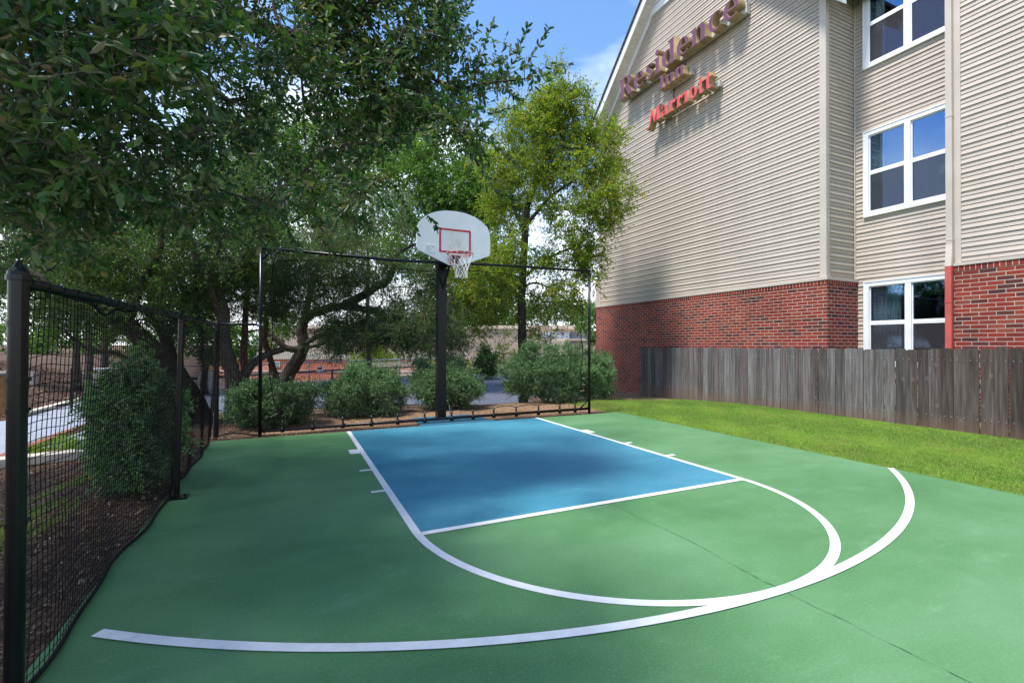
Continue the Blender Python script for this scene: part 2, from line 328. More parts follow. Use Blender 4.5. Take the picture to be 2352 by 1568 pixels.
# ------------------------------------------------------------------ world and light
SUN_EL, SUN_AZ = math.radians(65), math.radians(-97)     # azimuth measured from +y towards +x
w = bpy.data.worlds.new('World'); sc.world = w; w.use_nodes = True; nt = w.node_tree; nt.nodes.clear()
wo = nt.nodes.new('ShaderNodeOutputWorld'); bg = nt.nodes.new('ShaderNodeBackground'); sky = nt.nodes.new('ShaderNodeTexSky')
sky.sky_type = 'NISHITA'; sky.sun_disc = False; sky.sun_elevation = SUN_EL; sky.sun_rotation = SUN_AZ; sky.air_density = 1.0; sky.dust_density = .1; sky.ozone_density = 2.0
tc = nt.nodes.new('ShaderNodeTexCoord'); mp = nt.nodes.new('ShaderNodeMapping'); mp.inputs['Scale'].default_value = (1, 1, 2.2); mp.inputs['Location'].default_value = (1.7, 2.4, .9)
nz = nt.nodes.new('ShaderNodeTexNoise'); nz.inputs['Scale'].default_value = 2.1; nz.inputs['Detail'].default_value = 7; nz.inputs['Roughness'].default_value = .52
rp = nt.nodes.new('ShaderNodeValToRGB'); rp.color_ramp.elements[0].position = .57; rp.color_ramp.elements[1].position = .84
sx = nt.nodes.new('ShaderNodeSeparateXYZ'); hz = nt.nodes.new('ShaderNodeMapRange'); hz.inputs['From Min'].default_value = .55; hz.inputs['From Max'].default_value = .05
ad = nt.nodes.new('ShaderNodeMath'); ad.operation = 'ADD'; ml = nt.nodes.new('ShaderNodeMath'); ml.operation = 'MULTIPLY'; ml.inputs[1].default_value = .36
mx = nt.nodes.new('ShaderNodeMix'); mx.data_type = 'RGBA'; mx.inputs[7].default_value = (10.5, 11.0, 11.6, 1)
L = nt.links.new
L(tc.outputs['Generated'], mp.inputs[0]); L(mp.outputs[0], nz.inputs['Vector']); L(tc.outputs['Generated'], sx.inputs[0]); L(sx.outputs[2], hz.inputs[0])
L(hz.outputs[0], ml.inputs[0]); L(nz.outputs[0], ad.inputs[0]); L(ml.outputs[0], ad.inputs[1]); L(ad.outputs[0], rp.inputs[0])
L(rp.outputs[0], mx.inputs[0]); hs = nt.nodes.new('ShaderNodeHueSaturation'); hs.inputs['Saturation'].default_value = 1.12; hs.inputs['Value'].default_value = 1.7; L(sky.outputs[0], hs.inputs['Color']); L(hs.outputs[0], mx.inputs[6]); L(mx.outputs[2], bg.inputs[0]); bg.inputs[1].default_value = .108
L(bg.outputs[0], wo.inputs[0])
sun = bpy.data.lights.new('sun', 'SUN'); sun.energy = 3.8; sun.angle = math.radians(9); sun.color = (1, .96, .90)
so = bpy.data.objects.new('sun', sun); COL.objects.link(so)
sd = Vector((math.sin(SUN_AZ)*math.cos(SUN_EL), math.cos(SUN_AZ)*math.cos(SUN_EL), math.sin(SUN_EL)))
so.rotation_euler = sd.to_track_quat('Z', 'Y').to_euler()
sc.view_settings.view_transform = 'Standard'; sc.view_settings.look = 'None'; sc.view_settings.gamma = 1; sc.view_settings.exposure = .76
# ------------------------------------------------------------------ terrain
def sm(t): t = np.clip(t, 0, 1); return t*t*(3-2*t)
def hgt(x, y):
    x = np.asarray(x, float); y = np.asarray(y, float)
    back = .57*sm((y-2.3)/3.7); left = .57*sm((-4.3-x)/1.9)
    lawn = .02+.17*sm((x-4.2)/3.)*sm((y+.5)/4.5)
    h = -.03-np.maximum(np.maximum(back*(1-sm((x-5)/3.)*sm((9-y)/4)), left), lawn*sm((x-3.8)/.6)-.02)
    h = h+1.25*sm((-9.7-x)/7.)*sm((y-5)/3)
    sd_ = (x+4.2)*-.512+(y-17.1)*.859
    h = h-1.7*sm((sd_-.6)/5.)*sm((x+9.5)/3.)
    return h
xs = np.concatenate([[-400, -200, -120, -80, -50, -35, -28, -23, -19], np.arange(-16, 12.01, .2), [13, 15, 18, 24, 32, 45, 70, 120, 200, 400]])
ys = np.concatenate([[-100, -50, -30, -20, -16], np.arange(-13, 12.01, .2), np.arange(12.5, 34, .5), [36, 40, 46, 55, 70, 100, 160, 300, 600]])
X, Y = np.meshgrid(xs, ys); Z = hgt(X, Y)
Z += (np.sin(X*2.3+Y*1.1)*.006+np.sin(X*5.1-Y*4.3)*.004)*(np.abs(X) < 20)*((X < -3.9) | (Y > .2) | (X > 4.0))
V = np.stack([X, Y, Z], -1).reshape(-1, 3); nx, ny = len(xs), len(ys)
ii, jj = np.meshgrid(np.arange(nx-1), np.arange(ny-1)); i0 = (jj*nx+ii).ravel(); F = np.stack([i0, i0+1, i0+nx+1, i0+nx], 1)
g = np_mesh('ground', V, F, M['ground'], smooth=True); tag(g, 'brown mulch and dirt ground around the court with a green lawn on the right', kind='structure')
ca = g.data.color_attributes.new('zone', 'FLOAT_COLOR', 'POINT')
zg = sm((V[:, 0]-3.6)/.3)*sm((3.6-V[:, 1])/2.2)*(V[:, 0] < 30)
def blob(cx, cy, rx, ry): return np.clip(1.15-((V[:, 0]-cx)/rx)**2-((V[:, 1]-cy)/ry)**2, 0, 1)
zg = np.maximum.reduce([zg, blob(-5.2, -3.2, .8, 1.3)*.75, blob(-5.0, -.9, 1., .6)*.55, blob(1.9, 4.0, 2.0, .35), blob(-8.8, 2.0, 1., 5.)*0, 0*V[:, 0], .0*V[:, 0]])
zd = np.clip(sm((V[:, 1]-.1)/.5)*sm((7-V[:, 1])/3)*sm((V[:, 0]+3.6)/.8)*.95, 0, 1)
cc = np.stack([zd, zg, zg*0, zg*0+1], 1); ca.data.foreach_set('color', cc.astype(np.float32).ravel())
def sheet(name, poly, off, mat, kind='structure', label=None, step=.5):
    """flat polygon sheet at terrain height + off (terrain is flat there)"""
    b = MB(); b.face([(x, y, float(hgt(x, y))+off) for x, y in poly]); o = b.build(name, mat); tag(o, label, kind=kind); return o
# ------------------------------------------------------------------ the court
def flat(name, poly, z, mat, parent=None):
    b = MB(); b.face([(x, y, z) for x, y in poly]); return b.build(name, mat, parent)
slab = MB(); slab.prism([(-3.72, -13, -.12), (3.82, -13, -.12), (3.82, 0.03, -.12), (-3.76, -.06, -.12)], (0, 0, .12))
court = slab.build('court', M['green']); tag(court, 'green painted outdoor basketball half court with white lines and a blue key', kind='structure')
HW = 1.8288; LW = .0647
flat('blue_key', [(-HW+LW, -4.79), (HW-LW, -4.76), (HW-LW, .018), (-HW+LW, -.03)], .002, M['blue'], court)
def strip(pts, w0, name, z=.004):
    """pts = centre line"""
    b = MB(); n = len(pts); Lp = []; Rp = []
    for i in range(n):
        p = np.array(pts[i]); t = np.array(pts[min(i+1, n-1)])-np.array(pts[max(i-1, 0)]); t = t/np.linalg.norm(t); nn = np.array([-t[1], t[0]])
        Lp.append(p+nn*w0/2); Rp.append(p-nn*w0/2)
    for i in range(n-1): b.face([(*Lp[i], z), (*Rp[i], z), (*Rp[i+1], z), (*Lp[i+1], z)])
    return b.build(name, M['line'], court)
hl = HW-LW/2; D = 4.7415
def arc2(cx, cy, r, a0, a1, n=80): return [(cx+r*math.sin(a), cy-r*math.cos(a)) for a in np.linspace(a0, a1, n)]
strip([(-hl, -.05), (-hl, -2.5), (-hl, -D)]+arc2(0, -D, hl, -PI/2, PI/2)[1:-1]+[(hl, -D), (hl, -2.5), (hl, .025)], LW, 'key_line')
strip([(-HW+LW+.002, -4.823), (HW-LW-.002, -4.793)], .066, 'free_throw_line', .0055)
R3, C3 = 6.0801-LW/2, .498
aL = -math.asin(3.56/R3); aR = math.asin(3.80/R3)
strip(arc2(0, -C3, R3, aL, aR, 140), LW, 'three_point_line', .0068)
for s in (-1, 1):
    for (y0, y1) in ((-1.53, -1.806), (-2.6926, -2.7526), (-3.5694, -3.6294)):
        b = MB(); x0, x1 = s*(HW+.0005), s*(HW+.131); b.face([(x0, y0, .0042), (x1, y0, .0042), (x1, y1, .0042), (x0, y1, .0042)]); b.build('lane_mark', M['line'], court)
# hairline crack along the court's middle joint
def crack(name, pts, w0=.006):
    b = MB(); n = len(pts)
    for i in range(n-1):
        p, q = pts[i], pts[i+1]; ww = w0*random.choice((.2, .4, .6, 1.0))*(.35 if p[1] > -4.8 else 1); b.face([(p[0]-ww/2, p[1], .0032), (p[0]+ww/2, p[1], .0032), (q[0]+ww/2, q[1], .0032), (q[0]-ww/2, q[1], .0032)])
    return b.build(name, M['crack'], court)
pp = []; x = .0
for y in np.arange(-.4, -12, -.045):
    x += random.uniform(-.006, .006); x *= .93; pp.append((x+.006*math.sin(y*3), y))
crack('crack', pp)
# ------------------------------------------------------------------ hotel building
def lapwall(name, plane, u0, u1, z0, z1, axis, face, holes=(), clip=None, parent=None, expo=.0888):
    """lap siding; axis 'y': wall in plane x=plane running along y; axis 'x': plane y=plane running along x. face=-1 looks to negative"""
    b = MB(); z = z0; kk = 0
    def pt(a, d, zz): return (plane+face*d, a, zz) if axis == 'y' else (a, plane+face*d, zz)
    while z < z1-1e-6:
        zt = min(z+expo, z1); a0, a1 = u0, u1; kk += 1; dd = .026 if kk % 2 else .017
        if clip: a0, a1 = clip(z, zt, u0, u1)
        if a1 <= a0: z = zt; continue
        segs = [(a0, a1)]
        for (h0, h1, hz0, hz1) in holes:
            if zt > hz0+.01 and z < hz1-.01:
                ns = []
                for (p, q) in segs:
                    if h1 <= p or h0 >= q: ns.append((p, q)); continue
                    if h0 > p: ns.append((p, h0))
                    if h1 < q: ns.append((h1, q))
                segs = ns
        sg2 = []
        for (p, q) in segs:
            cut = p
            while True:
                nx_ = cut+random.uniform(2.2, 3.8)
                if nx_ > q-.5: sg2.append((cut, q)); break
                sg2.append((cut, nx_-.004)); cut = nx_
        for (p, q) in sg2:
            b.face([pt(p, dd, z), pt(q, dd, z), pt(q, .004, zt-.001), pt(p, .004, zt-.001)])
            b.face([pt(p, dd, z), pt(q, dd, z), pt(q, .0, z+.003), pt(p, .0, z+.003)])
        z = zt
    # backing
    return b.build(name, M['siding'], parent)
X0, XM, XR = 8.25, 9.32, 8.95; YC, YE, YR = -1.72, 6.95, -3.62
BT = 2.95; WT = 10.9
bl = empty('hotel_building', (8.25, 2.6, -.2)); tag(bl, 'three storey hotel with tan lap siding over red brick and a steep gable', 'building')
def rake(z): return 6.14-(z-10.27)/1.045, -.94+(z-10.27)/1.045-.25     # inner edges of the gable (left, right)
def clipg(z, zt, a, b_):
    l = min(b_, 6.14-(zt-10.27)/1.045+.35); r = max(a, 2.6-(l-2.6)); return r, l
lapwall('siding_wall', X0, YC, YE, BT+.02, 14.3, 'y', -1, clip=clipg, parent=bl)
lapwall('siding_wall', YC, X0+.06, XM, BT+.02, WT, 'x', -1, parent=bl)
wins = [(1.02, 2.91), (4.43, 6.36), (7.84, 9.77)]
WY0, WY1 = -1.96, -3.66
lapwall('siding_wall', XM, YR-.1, YC, .0, WT, 'y', -1, holes=[(WY1, WY0, a+.04, b_-.04) for a, b_ in wins], parent=bl)
lapwall('siding_wall', XR, -14, YR-.10, BT+.04, WT+.6, 'y', -1, parent=bl)
def wallbox(name, x0, y0, z0, x1, y1, z1, mat, parent=bl):
    b = MB(); b.box(x0, y0, z0, x1, y1, z1); return b.build(name, mat, parent)
# solid core behind the siding (gable shaped at the front block)
b = MB(); b.prism([(X0+.03, YC+.05, BT), (X0+.03, YE-.02, BT), (X0+.03, YE-.02, 9.45), (X0+.03, 2.6, 13.75), (X0+.03, YC+.05, 9.45)], (13, 0, 0)); b.build('wall_core', M['trim'], bl)
b = MB(); b.box(XR+.05, -14, BT+.03, XR+13, YR-.14, WT+.6); b.build('wall_core', M['trim'], bl)
# brick base
def bricks(x0, y0, z0, x1, y1, z1):
    b = MB(); b.box(x0, y0, z0, x1, y1, z1); ob = b.build('brick_wall', [M['brick_y'], M['brick_x']], bl)
    for p in ob.data.polygons: p.material_index = 1 if abs(p.normal[1]) > .5 else 0
    b = MB(); b.box(x0-.008, y0-.008, z1+.001, x1, y1+.004, z1+.10); ob = b.build('brick_header_course', [M['brick_hy'], M['brick_hx']], bl)
    for p in ob.data.polygons: p.material_index = 1 if abs(p.normal[1]) > .5 else 0
bricks(X0-.09, YC-.08, -.6, X0+12, YE+.10, BT-.11)
bricks(XR-.09, -14, -.6, XR+12, YR, BT-.06)
# water table strip on top of the brick
wallbox('base_flashing', X0-.115, YC-.10, BT-.008, X0+.02, YE+.12, BT+.05, M['trim'])
wallbox('base_flashing', X0+.021, YC-.10, BT-.008, XM-.03, YC+.02, BT+.05, M['trim'])
wallbox('base_flashing', XR-.115, -14, BT+.045, XR+.02, YR+.02, BT+.10, M['trim'])
wallbox('corner_trim', XM-.045, YC-.075, 0, XM-.004, YC-.024, BT-.01, M['trim'])
# corner trims
wallbox('corner_trim', X0-.032, YC-.032, BT+.052, X0+.085, YC+.12, 10.0, M['trim'])
wallbox('corner_trim', XM-.05, YC-.05, BT-.005, XM-.002, YC-.024, WT, M['trim'])
wallbox('corner_trim', X0-.032, YE-.10, BT+.052, X0+.03, YE+.03, 9.4, M['trim'])
wallbox('corner_trim', XR-.032, YR-.22, BT+.102, XR+.2, YR-.10, WT+.6, M['trim'])
# flared little skirt at the far corner
b = MB(); b.prism([(X0-.04, YE+.03, BT+.05), (X0-.04, YE+.30, BT+.05), (X0-.04, YE+.03, 4.3)], (.4, 0, 0)); b.build('corner_flare', M['trim'], bl)
# gable: soffit, fascia, frieze, roof
def gable_strip(name, d0, d1, h0, h1, mat, ribs=0):
    """strip along both rakes: d = depth range in x, h = vertical offsets from the inner rake line"""
    b = MB()
    for sgn in (1, -1):
        P = []
        for (yy, zz) in ((7.35, 9.03), (2.6, 13.92)):
            y_ = 2.6+sgn*(yy-2.6); P.append((y_, zz))
        (ya, za), (yb, zb) = P
        b.prism([(d0, ya, za+h0), (d1, ya, za+h0), (d1, ya, za+h1), (d0, ya, za+h1)], (0, yb-ya, zb-za))
    return b.build(name, mat, bl)
gable_strip('gable_frieze', X0-.05, X0+.04, -.10, .12, M['white'])
b = MB()
for sgn in (1, -1):
    for k in range(46):
        t0 = k/46; t1 = (k+.93)/46
        def pr(t, x, dz=0): y_ = 2.6+sgn*(7.35-2.6)*(1-t); return (x, y_, 9.03+(13.92-9.03)*t+dz)
        b.prism([pr(t0, X0-.42, .12), pr(t0, X0-.05, .12), pr(t0, X0-.05, .15), pr(t0, X0-.42, .15)], np.array(pr(t1, 0))-np.array(pr(t0, 0)))
        b.face([pr(t0, X0-.42, .16), pr((k+1)/46, X0-.42, .16), pr((k+1)/46, X0-.05, .16), pr(t0, X0-.05, .16)])
b.build('soffit', M['soffit'], bl)
gable_strip('fascia', X0-.45, X0-.421, .03, .36, M['white'])
gable_strip('roof', X0-.50, X0+13, .361, .44, M['shingle'])
wallbox('gable_band', X0-.075, .9, 12.46, X0+.03, 4.12, 12.72, M['white'])
wallbox('gable_band', X0-.10, .7, 12.73, X0+.03, 4.2, 12.80, M['white'])
b = MB(); b.box(XM-.5, YR-.02, WT+.65, XM+8, YC+.05, WT+.9); b.box(XR-.5, -14, WT+.6, XR+8, YR-.1, WT+.9); b.build('roof', M['white'], bl)
# windows
def window(z0, z1, i):
    y0, y1 = WY0, WY1; x = XM
    fr = MB(); t = .09; xo = x-.055
    fr.box(xo, y0-t, z0, x+.03, y0, z1); fr.box(xo, y1, z0, x+.03, y1+t, z1)
    fr.box(xo, y1+t, z0, x+.03, y0-t, z0+t); fr.box(xo, y1+t, z1-t, x+.03, y0-t, z1)
    ym = (y0+y1)/2; fr.box(xo+.004, ym-.055, z0+t, x+.03, ym+.055, z1-t)
    # thin outer bead
    fr.box(xo-.012, y0, z0-.02, x, y0+.018, z1+.02); fr.box(xo-.012, y1, z0-.02, x, y0, z0-.001); fr.box(xo-.012, y1, z1+.001, x, y0, z1+.02)
    f = fr.build('window', M['white'], bl)
    zm = (z0+z1)/2+.02
    for (a, c) in ((y0-t, ym+.055), (ym-.055, y1+t)):
        s = MB(); q = .022
        s.box(x-.025, c+.0, zm-.025, x+.012, a-.0, zm+.025)
        for (zz0, zz1, dx) in ((zm+.025, z1-t, 0), (z0+t, zm-.025, -.006)):
            s.box(x-.02+dx, a-q, zz0, x+.01, a-.0005, zz1); s.box(x-.02+dx, c+.0005, zz0, x+.01, c+q, zz1)
            s.box(x-.018+dx, c+q, zz1-q, x+.01, a-q, zz1-.0005); s.box(x-.018+dx, c+q, zz0+.0005, x+.01, a-q, zz0+q)
        s.build('sash', M['white'], f)
        g1 = MB(); g1.box(x-.002, c+q, zm+.02, x+.002, a-q, z1-t-q); g1.build('pane', M['glass'], f)
        g2 = MB(); g2.box(x+.000, c+q, z0+t+q, x+.004, a-q, zm-.02); g2.build('pane', M['glass'], f)
        g3 = MB(); g3.face([(x-.014, c+q, z0+t+q), (x-.014, a-q, z0+t+q), (x-.014, a-q, zm-.02), (x-.014, c+q, zm-.02)]); g3.build('insect_screen', M['screen'], f)
    # room behind
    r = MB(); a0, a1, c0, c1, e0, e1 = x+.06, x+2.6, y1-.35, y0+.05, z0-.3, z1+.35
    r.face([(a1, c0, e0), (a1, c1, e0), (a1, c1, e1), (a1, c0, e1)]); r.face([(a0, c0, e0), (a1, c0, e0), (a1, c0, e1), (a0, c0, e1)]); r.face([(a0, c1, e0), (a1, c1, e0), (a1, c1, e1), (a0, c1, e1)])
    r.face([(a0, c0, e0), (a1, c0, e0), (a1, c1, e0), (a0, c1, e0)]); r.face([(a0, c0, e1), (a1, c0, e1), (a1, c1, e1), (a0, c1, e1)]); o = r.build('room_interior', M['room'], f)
    # curtains: pleated sheets
    def curtain(ya, yb, xx, zt, zb):
        n = 70; V_ = []; F_ = []
        for k in range(n+1):
            tt = k/n; yy = ya+(yb-ya)*tt; xx2 = xx+.03*math.sin(tt*46+i)+.012*math.sin(tt*121)
            V_ += [(xx2, yy, zt), (xx2+.01*math.sin(tt*80), yy, zb)]
        for k in range(n): F_.append((2*k, 2*k+2, 2*k+3, 2*k+1))
        me = bpy.data.meshes.new('curtain'); me.from_pydata(V_, [], F_); me.polygons.foreach_set('use_smooth', [True]*len(F_)); me.update(); link('curtain', me, M['curtain'], f)
    if i == 0: curtain(y0-.05, y0-.62, x+.14, z1, z0); curtain(y1+.28, y1, x+.14, z1, z0)
    else: curtain(y0-.05, y0-(.30 if i == 1 else .34), x+.14, z1+.1, z0)
    if i == 1:
        lp = MB(); lp.tube([(x+.5, y0-1.28, zm-.32), (x+.5, y0-1.28, zm-.12)], [.13, .09], 20); lp.build('lamp_shade', M['lampshade'], f)
    return f
# hollow out: middle block walls are only siding; give it a solid back
for i, (a, b_) in enumerate(wins): window(a, b_, i)
# downspout
ds = MB(); yd, xd = -3.69, XR-.06
ds.box(xd-.055, yd-.05, 3.42, xd+.02, yd+.05, WT+.6)
ds.prism([(xd-.055, yd-.05, 3.42), (xd+.02, yd-.05, 3.42), (xd+.02, yd+.05, 3.42), (xd-.055, yd+.05, 3.42)], (-.09, -.02, -.42))
ds.box(xd-.06, yd-.055, 5.9, xd+.021, yd+.055, 5.93); ds.box(xd-.06, yd-.055, 3.5, xd+.021, yd+.055, 3.53); ds.box(xd-.06, yd-.055, 8.6, xd+.021, yd+.055, 8.63)
ds.build('downspout', M['trim'], bl)
ds = MB(); ds.box(xd-.145, yd-.07, -.1, xd-.07, yd+.03, 2.999); ds.box(xd-.15, yd-.075, 2.3, xd-.065, yd+.035, 2.33); ds.build('downspout', M['redpaint'], bl)
# ------------------------------------------------------------------ signs on the gable
def ar(cx, cy, rx, ry, a0, a1, n=14): return [(cx+rx*math.cos(math.radians(a)), cy+ry*math.sin(math.radians(a))) for a in np.linspace(a0, a1, n)]
def stroke(pts, ws):
    n = len(pts); Lp = []; Rp = []
    for i in range(n):
        p = np.array(pts[i], float); t = np.array(pts[min(i+1, n-1)])-np.array(pts[max(i-1, 0)]); t = t/np.linalg.norm(t); nn = np.array([-t[1], t[0]])
        Lp.append(tuple(p+nn*ws[i]/2)); Rp.append(tuple(p-nn*ws[i]/2))
    return Lp+Rp[::-1]
G_ = {}
G_['R'] = (1.0, [[(0, 0), (.46, 0), (.46, .05), (.34, .07), (.34, .45), (.42, .45), (.66, 0), (1.0, 0), (1.0, .05), (.93, .07), (.66, .49), (.79, .56), (.86, .66), (.87, .76), (.81, .90), (.68, .98), (.52, 1.0), (0, 1.0), (0, .95), (.11, .93), (.11, .07), (0, .05)], [(.34, .53), (.46, .53), (.57, .60), (.61, .73), (.57, .86), (.46, .92), (.34, .92)]])
G_['e'] = (.68, [ar(.34, .36, .34, .37, 0, 318, 30)+ar(.40, .36, .22, .29, 312, 195, 14)+[(.18, .31), (.68, .31)], [(.20, .39)]+ar(.355, .39, .135, .27, 165, 15, 10)+[(.49, .39)]])
G_['c'] = (.62, [ar(.34, .36, .34, .37, 48, 318, 30)+ar(.42, .36, .24, .29, 312, 60, 24)+[(.50, .52), (.60, .52)]])
G_['s'] = (.52, [stroke([(.46, .56), (.40, .65), (.28, .68), (.15, .62), (.13, .50), (.25, .40), (.38, .30), (.40, .16), (.30, .06), (.16, .05), (.06, .18)], [.15, .06, .07, .12, .17, .19, .19, .15, .08, .07, .14])])
G_['i'] = (.42, [[(0, 0), (.42, 0), (.42, .05), (.32, .07), (.32, .73), (0, .70), (0, .65), (.10, .62), (.10, .07), (0, .05)], ar(.2, .93, .125, .125, 0, 345, 16)])
G_['d'] = (.80, [[(.82, 0), (.50, 0), (.49, .07)]+ar(.30, .36, .30, .37, 300, 60, 22)+[(.48, .66), (.48, .97), (.36, 1.0), (.36, 1.04), (.71, 1.07), (.71, .07), (.82, .05)], ar(.365, .36, .125, .28, 0, 345, 18)])
G_['n'] = (.83, [[(0, 0), (.40, 0), (.40, .05), (.31, .07), (.31, .50), (.36, .57), (.44, .60), (.50, .56), (.52, .48), (.52, .07), (.44, .05), (.44, 0), (.83, 0), (.83, .05), (.74, .07), (.74, .52), (.71, .65), (.62, .72), (.52, .73), (.42, .70), (.31, .60), (.31, .73), (0, .70), (0, .65), (.10, .62), (.10, .07), (0, .05)]])
G_['I'] = (.46, [[(0, 0), (.46, 0), (.46, .05), (.35, .08), (.35, .92), (.46, .95), (.46, 1.0), (0, 1.0), (0, .95), (.11, .92), (.11, .08), (0, .05)]])
G_['M'] = (1.02, [[(-.34, -.22), (-.26, -.32), (-.10, -.27), (.02, -.10), (.13, .22), (.20, .58), (.38, .0), (.50, .0), (.62, .62), (.64, .0), (1.0, .0), (.98, .08), (.93, .12), (.88, .90), (.96, 1.0), (.66, 1.0), (.46, .38), (.27, 1.0), (.0, 1.0), (.06, .93), (.09, .85), (.0, .30), (-.10, -.06), (-.20, -.18)]])
G_['a'] = (.66, [[(.03, .55), (.08, .66), (.25, .73), (.45, .71), (.54, .60), (.54, .10), (.64, .05), (.62, 0), (.36, 0), (.35, .07), (.20, -.01), (.05, .03), (0, .17), (.05, .30), (.20, .40), (.33, .44), (.33, .58), (.25, .65), (.17, .60), (.16, .52)], [(.33, .36), (.33, .16), (.25, .10), (.20, .17), (.23, .30)]])
G_['r'] = (.60, [[(0, 0), (.42, 0), (.42, .05), (.32, .08), (.32, .45), (.40, .53), (.47, .47), (.58, .50), (.62, .66), (.52, .74), (.40, .70), (.32, .60), (.32, .75), (0, .70), (0, .64), (.10, .60), (.10, .08), (0, .05)]])
G_['1'] = (.42, [[(0, 0), (.42, 0), (.42, .05), (.32, .08), (.32, .75), (0, .70), (0, .64), (.10, .60), (.10, .08), (0, .05)]])
G_['o'] = (.64, [ar(.32, .36, .32, .375, 0, 350, 26), ar(.32, .36, .11, .29, 0, 345, 18)])
G_['t'] = (.50, [[(.12, .10), (.20, .0), (.40, -.01), (.52, .08), (.48, .13), (.38, .10), (.34, .16), (.34, .66), (.50, .66), (.52, .74), (.34, .74), (.34, 1.02), (.20, .98), (.12, .74), (0, .72), (.0, .66), (.12, .66)]])
tmpcol = []
def glyph_mesh(polys, depth, off=0.):
    cu = bpy.data.curves.new('g', 'CURVE'); cu.dimensions = '2D'; cu.fill_mode = 'BOTH'; cu.extrude = depth; cu.offset = off
    for pl in polys:
        s = cu.splines.new('POLY'); s.points.add(len(pl)-1); s.use_cyclic_u = True
        for k, (x, y) in enumerate(pl): s.points[k].co = (x, y, 0, 1)
    o = bpy.data.objects.new('g', cu); COL.objects.link(o); dg = bpy.context.evaluated_depsgraph_get()
    me = bpy.data.meshes.new_from_object(o.evaluated_get(dg)); bpy.data.objects.remove(o); bpy.data.curves.remove(cu); return me
def word(name, text, y_left, y_right, zb, cap, xface, facemat, label, gap=.06, thick=.25, back=True):
    adv = sum(G_[c][0] for c in text)+gap*(len(text)-1); sy = (y_left-y_right)/adv
    root = empty(name, (X0-.02, (y_left+y_right)/2, zb)); tag(root, label, 'sign', 'sign words mounted on the gable')
    cur = y_left
    for c in text:
        wd, polys = G_[c]
        P2 = [[(x*sy, y*cap) for x, y in pl] for pl in polys]
        def place(me, xf):
            n = len(me.vertices); co = np.empty(n*3, np.float32); me.vertices.foreach_get('co', co); co = co.reshape(-1, 3)
            new = np.stack([xf-co[:, 2], cur-co[:, 0], zb+co[:, 1]], 1); me.vertices.foreach_set('co', new.astype(np.float32).ravel()); me.update()
        me = glyph_mesh(P2, thick/2); place(me, xface+thick/2); lt = link('letter', me, M['signside'], root)
        me = glyph_mesh(P2, .004, -.012 if cap > .6 else -.006); place(me, xface-.003); link('letter_face', me, facemat, lt)
        cur -= (wd+gap)*sy
    if back == 'small':
        rb = MB(); rb.box(xface+thick+.003, y_right-.06, zb+.15*cap, X0-.03, y_right+.25, zb+.45*cap); rb.build('raceway', M['raceway'], root); rb = MB(); rb.box(xface+thick+.003, y_left-.6, zb+.15*cap, X0-.03, y_left-.3, zb+.45*cap); rb.build('raceway', M['raceway'], root)
    elif back:
        rb = MB(); rb.box(xface+thick+.003, y_right-.03, zb+.10*cap, X0-.03, y_left-.1, zb+.50*cap); rb.build('raceway', M['raceway'], root)
    return root
word('gable_sign', 'Residence', 5.17, .22, 10.11, .72, 7.83, M['purple'], 'largest sign word in purple serif letters at the top of the gable siding')
word('gable_sign', 'Inn', 3.17, 2.12, 9.51, .44, 7.83, M['purple'], 'short middle sign word in small purple letters under the large purple word')
word('gable_sign', 'Marr1ott', 3.62, 1.13, 8.63, .46, 7.85, M['redface'], 'lowest sign word in red letters on the gable siding', gap=.03, thick=.24, back='small')
cb = MB(); cb.tube([(X0-.03, 2.45, 10.1), (X0-.05, 2.5, 9.95), (X0-.03, 2.62, 9.8), (X0-.045, 2.9, 9.6), (X0-.04, 2.95, 9.3), (X0-.03, 2.8, 9.1)], .012, 6)
tag(cb.build('sign_cable', M['blackmat']), 'thin dark cable linking the sign words on the siding', 'cable')
# ------------------------------------------------------------------ wooden fence
wf = empty('wooden_fence', (7.9, -3, 0)); tag(wf, 'weathered grey dog-ear picket fence between the lawn and the hotel', 'fence')
y = -10.2; k = 0
while y < 4.12:
    wd = .172+random.uniform(-.008, .006); zb = float(hgt(7.88, y))-.02+random.uniform(-.01, .03); zt = 1.405+random.uniform(-.014, .014)+(.012 if y < -4 else 0); x = 7.88+random.uniform(-.004, .004)
    if random.random() < .10: zt += .02
    tl = random.uniform(-.006, .006); b = MB(); ear = .028
    r1 = random.uniform(-.006, .006)
    pts = [(x-r1, y, zb), (x+r1, y+wd, zb), (x+r1, y+wd+tl, zt-ear), (x+r1*.7, y+wd-ear+tl, zt), (x-r1*.7, y+ear+tl, zt), (x-r1, y+tl, zt-ear)]
    b.prism(pts, (.018, 0, 0)); b.build('picket', M['wood'], wf)
    y += wd+random.choice((.004, .006, .008, .014)); k += 1
for zz in (.25, .78, 1.22):
    b = MB(); b.box(7.902, -10.2, zz-.04, 7.94, 4.1, zz+.045); b.build('rail', M['wood'], wf)
b = MB()
for yy in np.arange(-10.1, 4.1, .0895):
    for zz in (1.22, .22): b.box(7.868, yy-.004, zz-.004+random.uniform(-.01, .01), 7.8755, yy+.004, zz+.004)
b.build('nail_heads', M['galv'], wf)
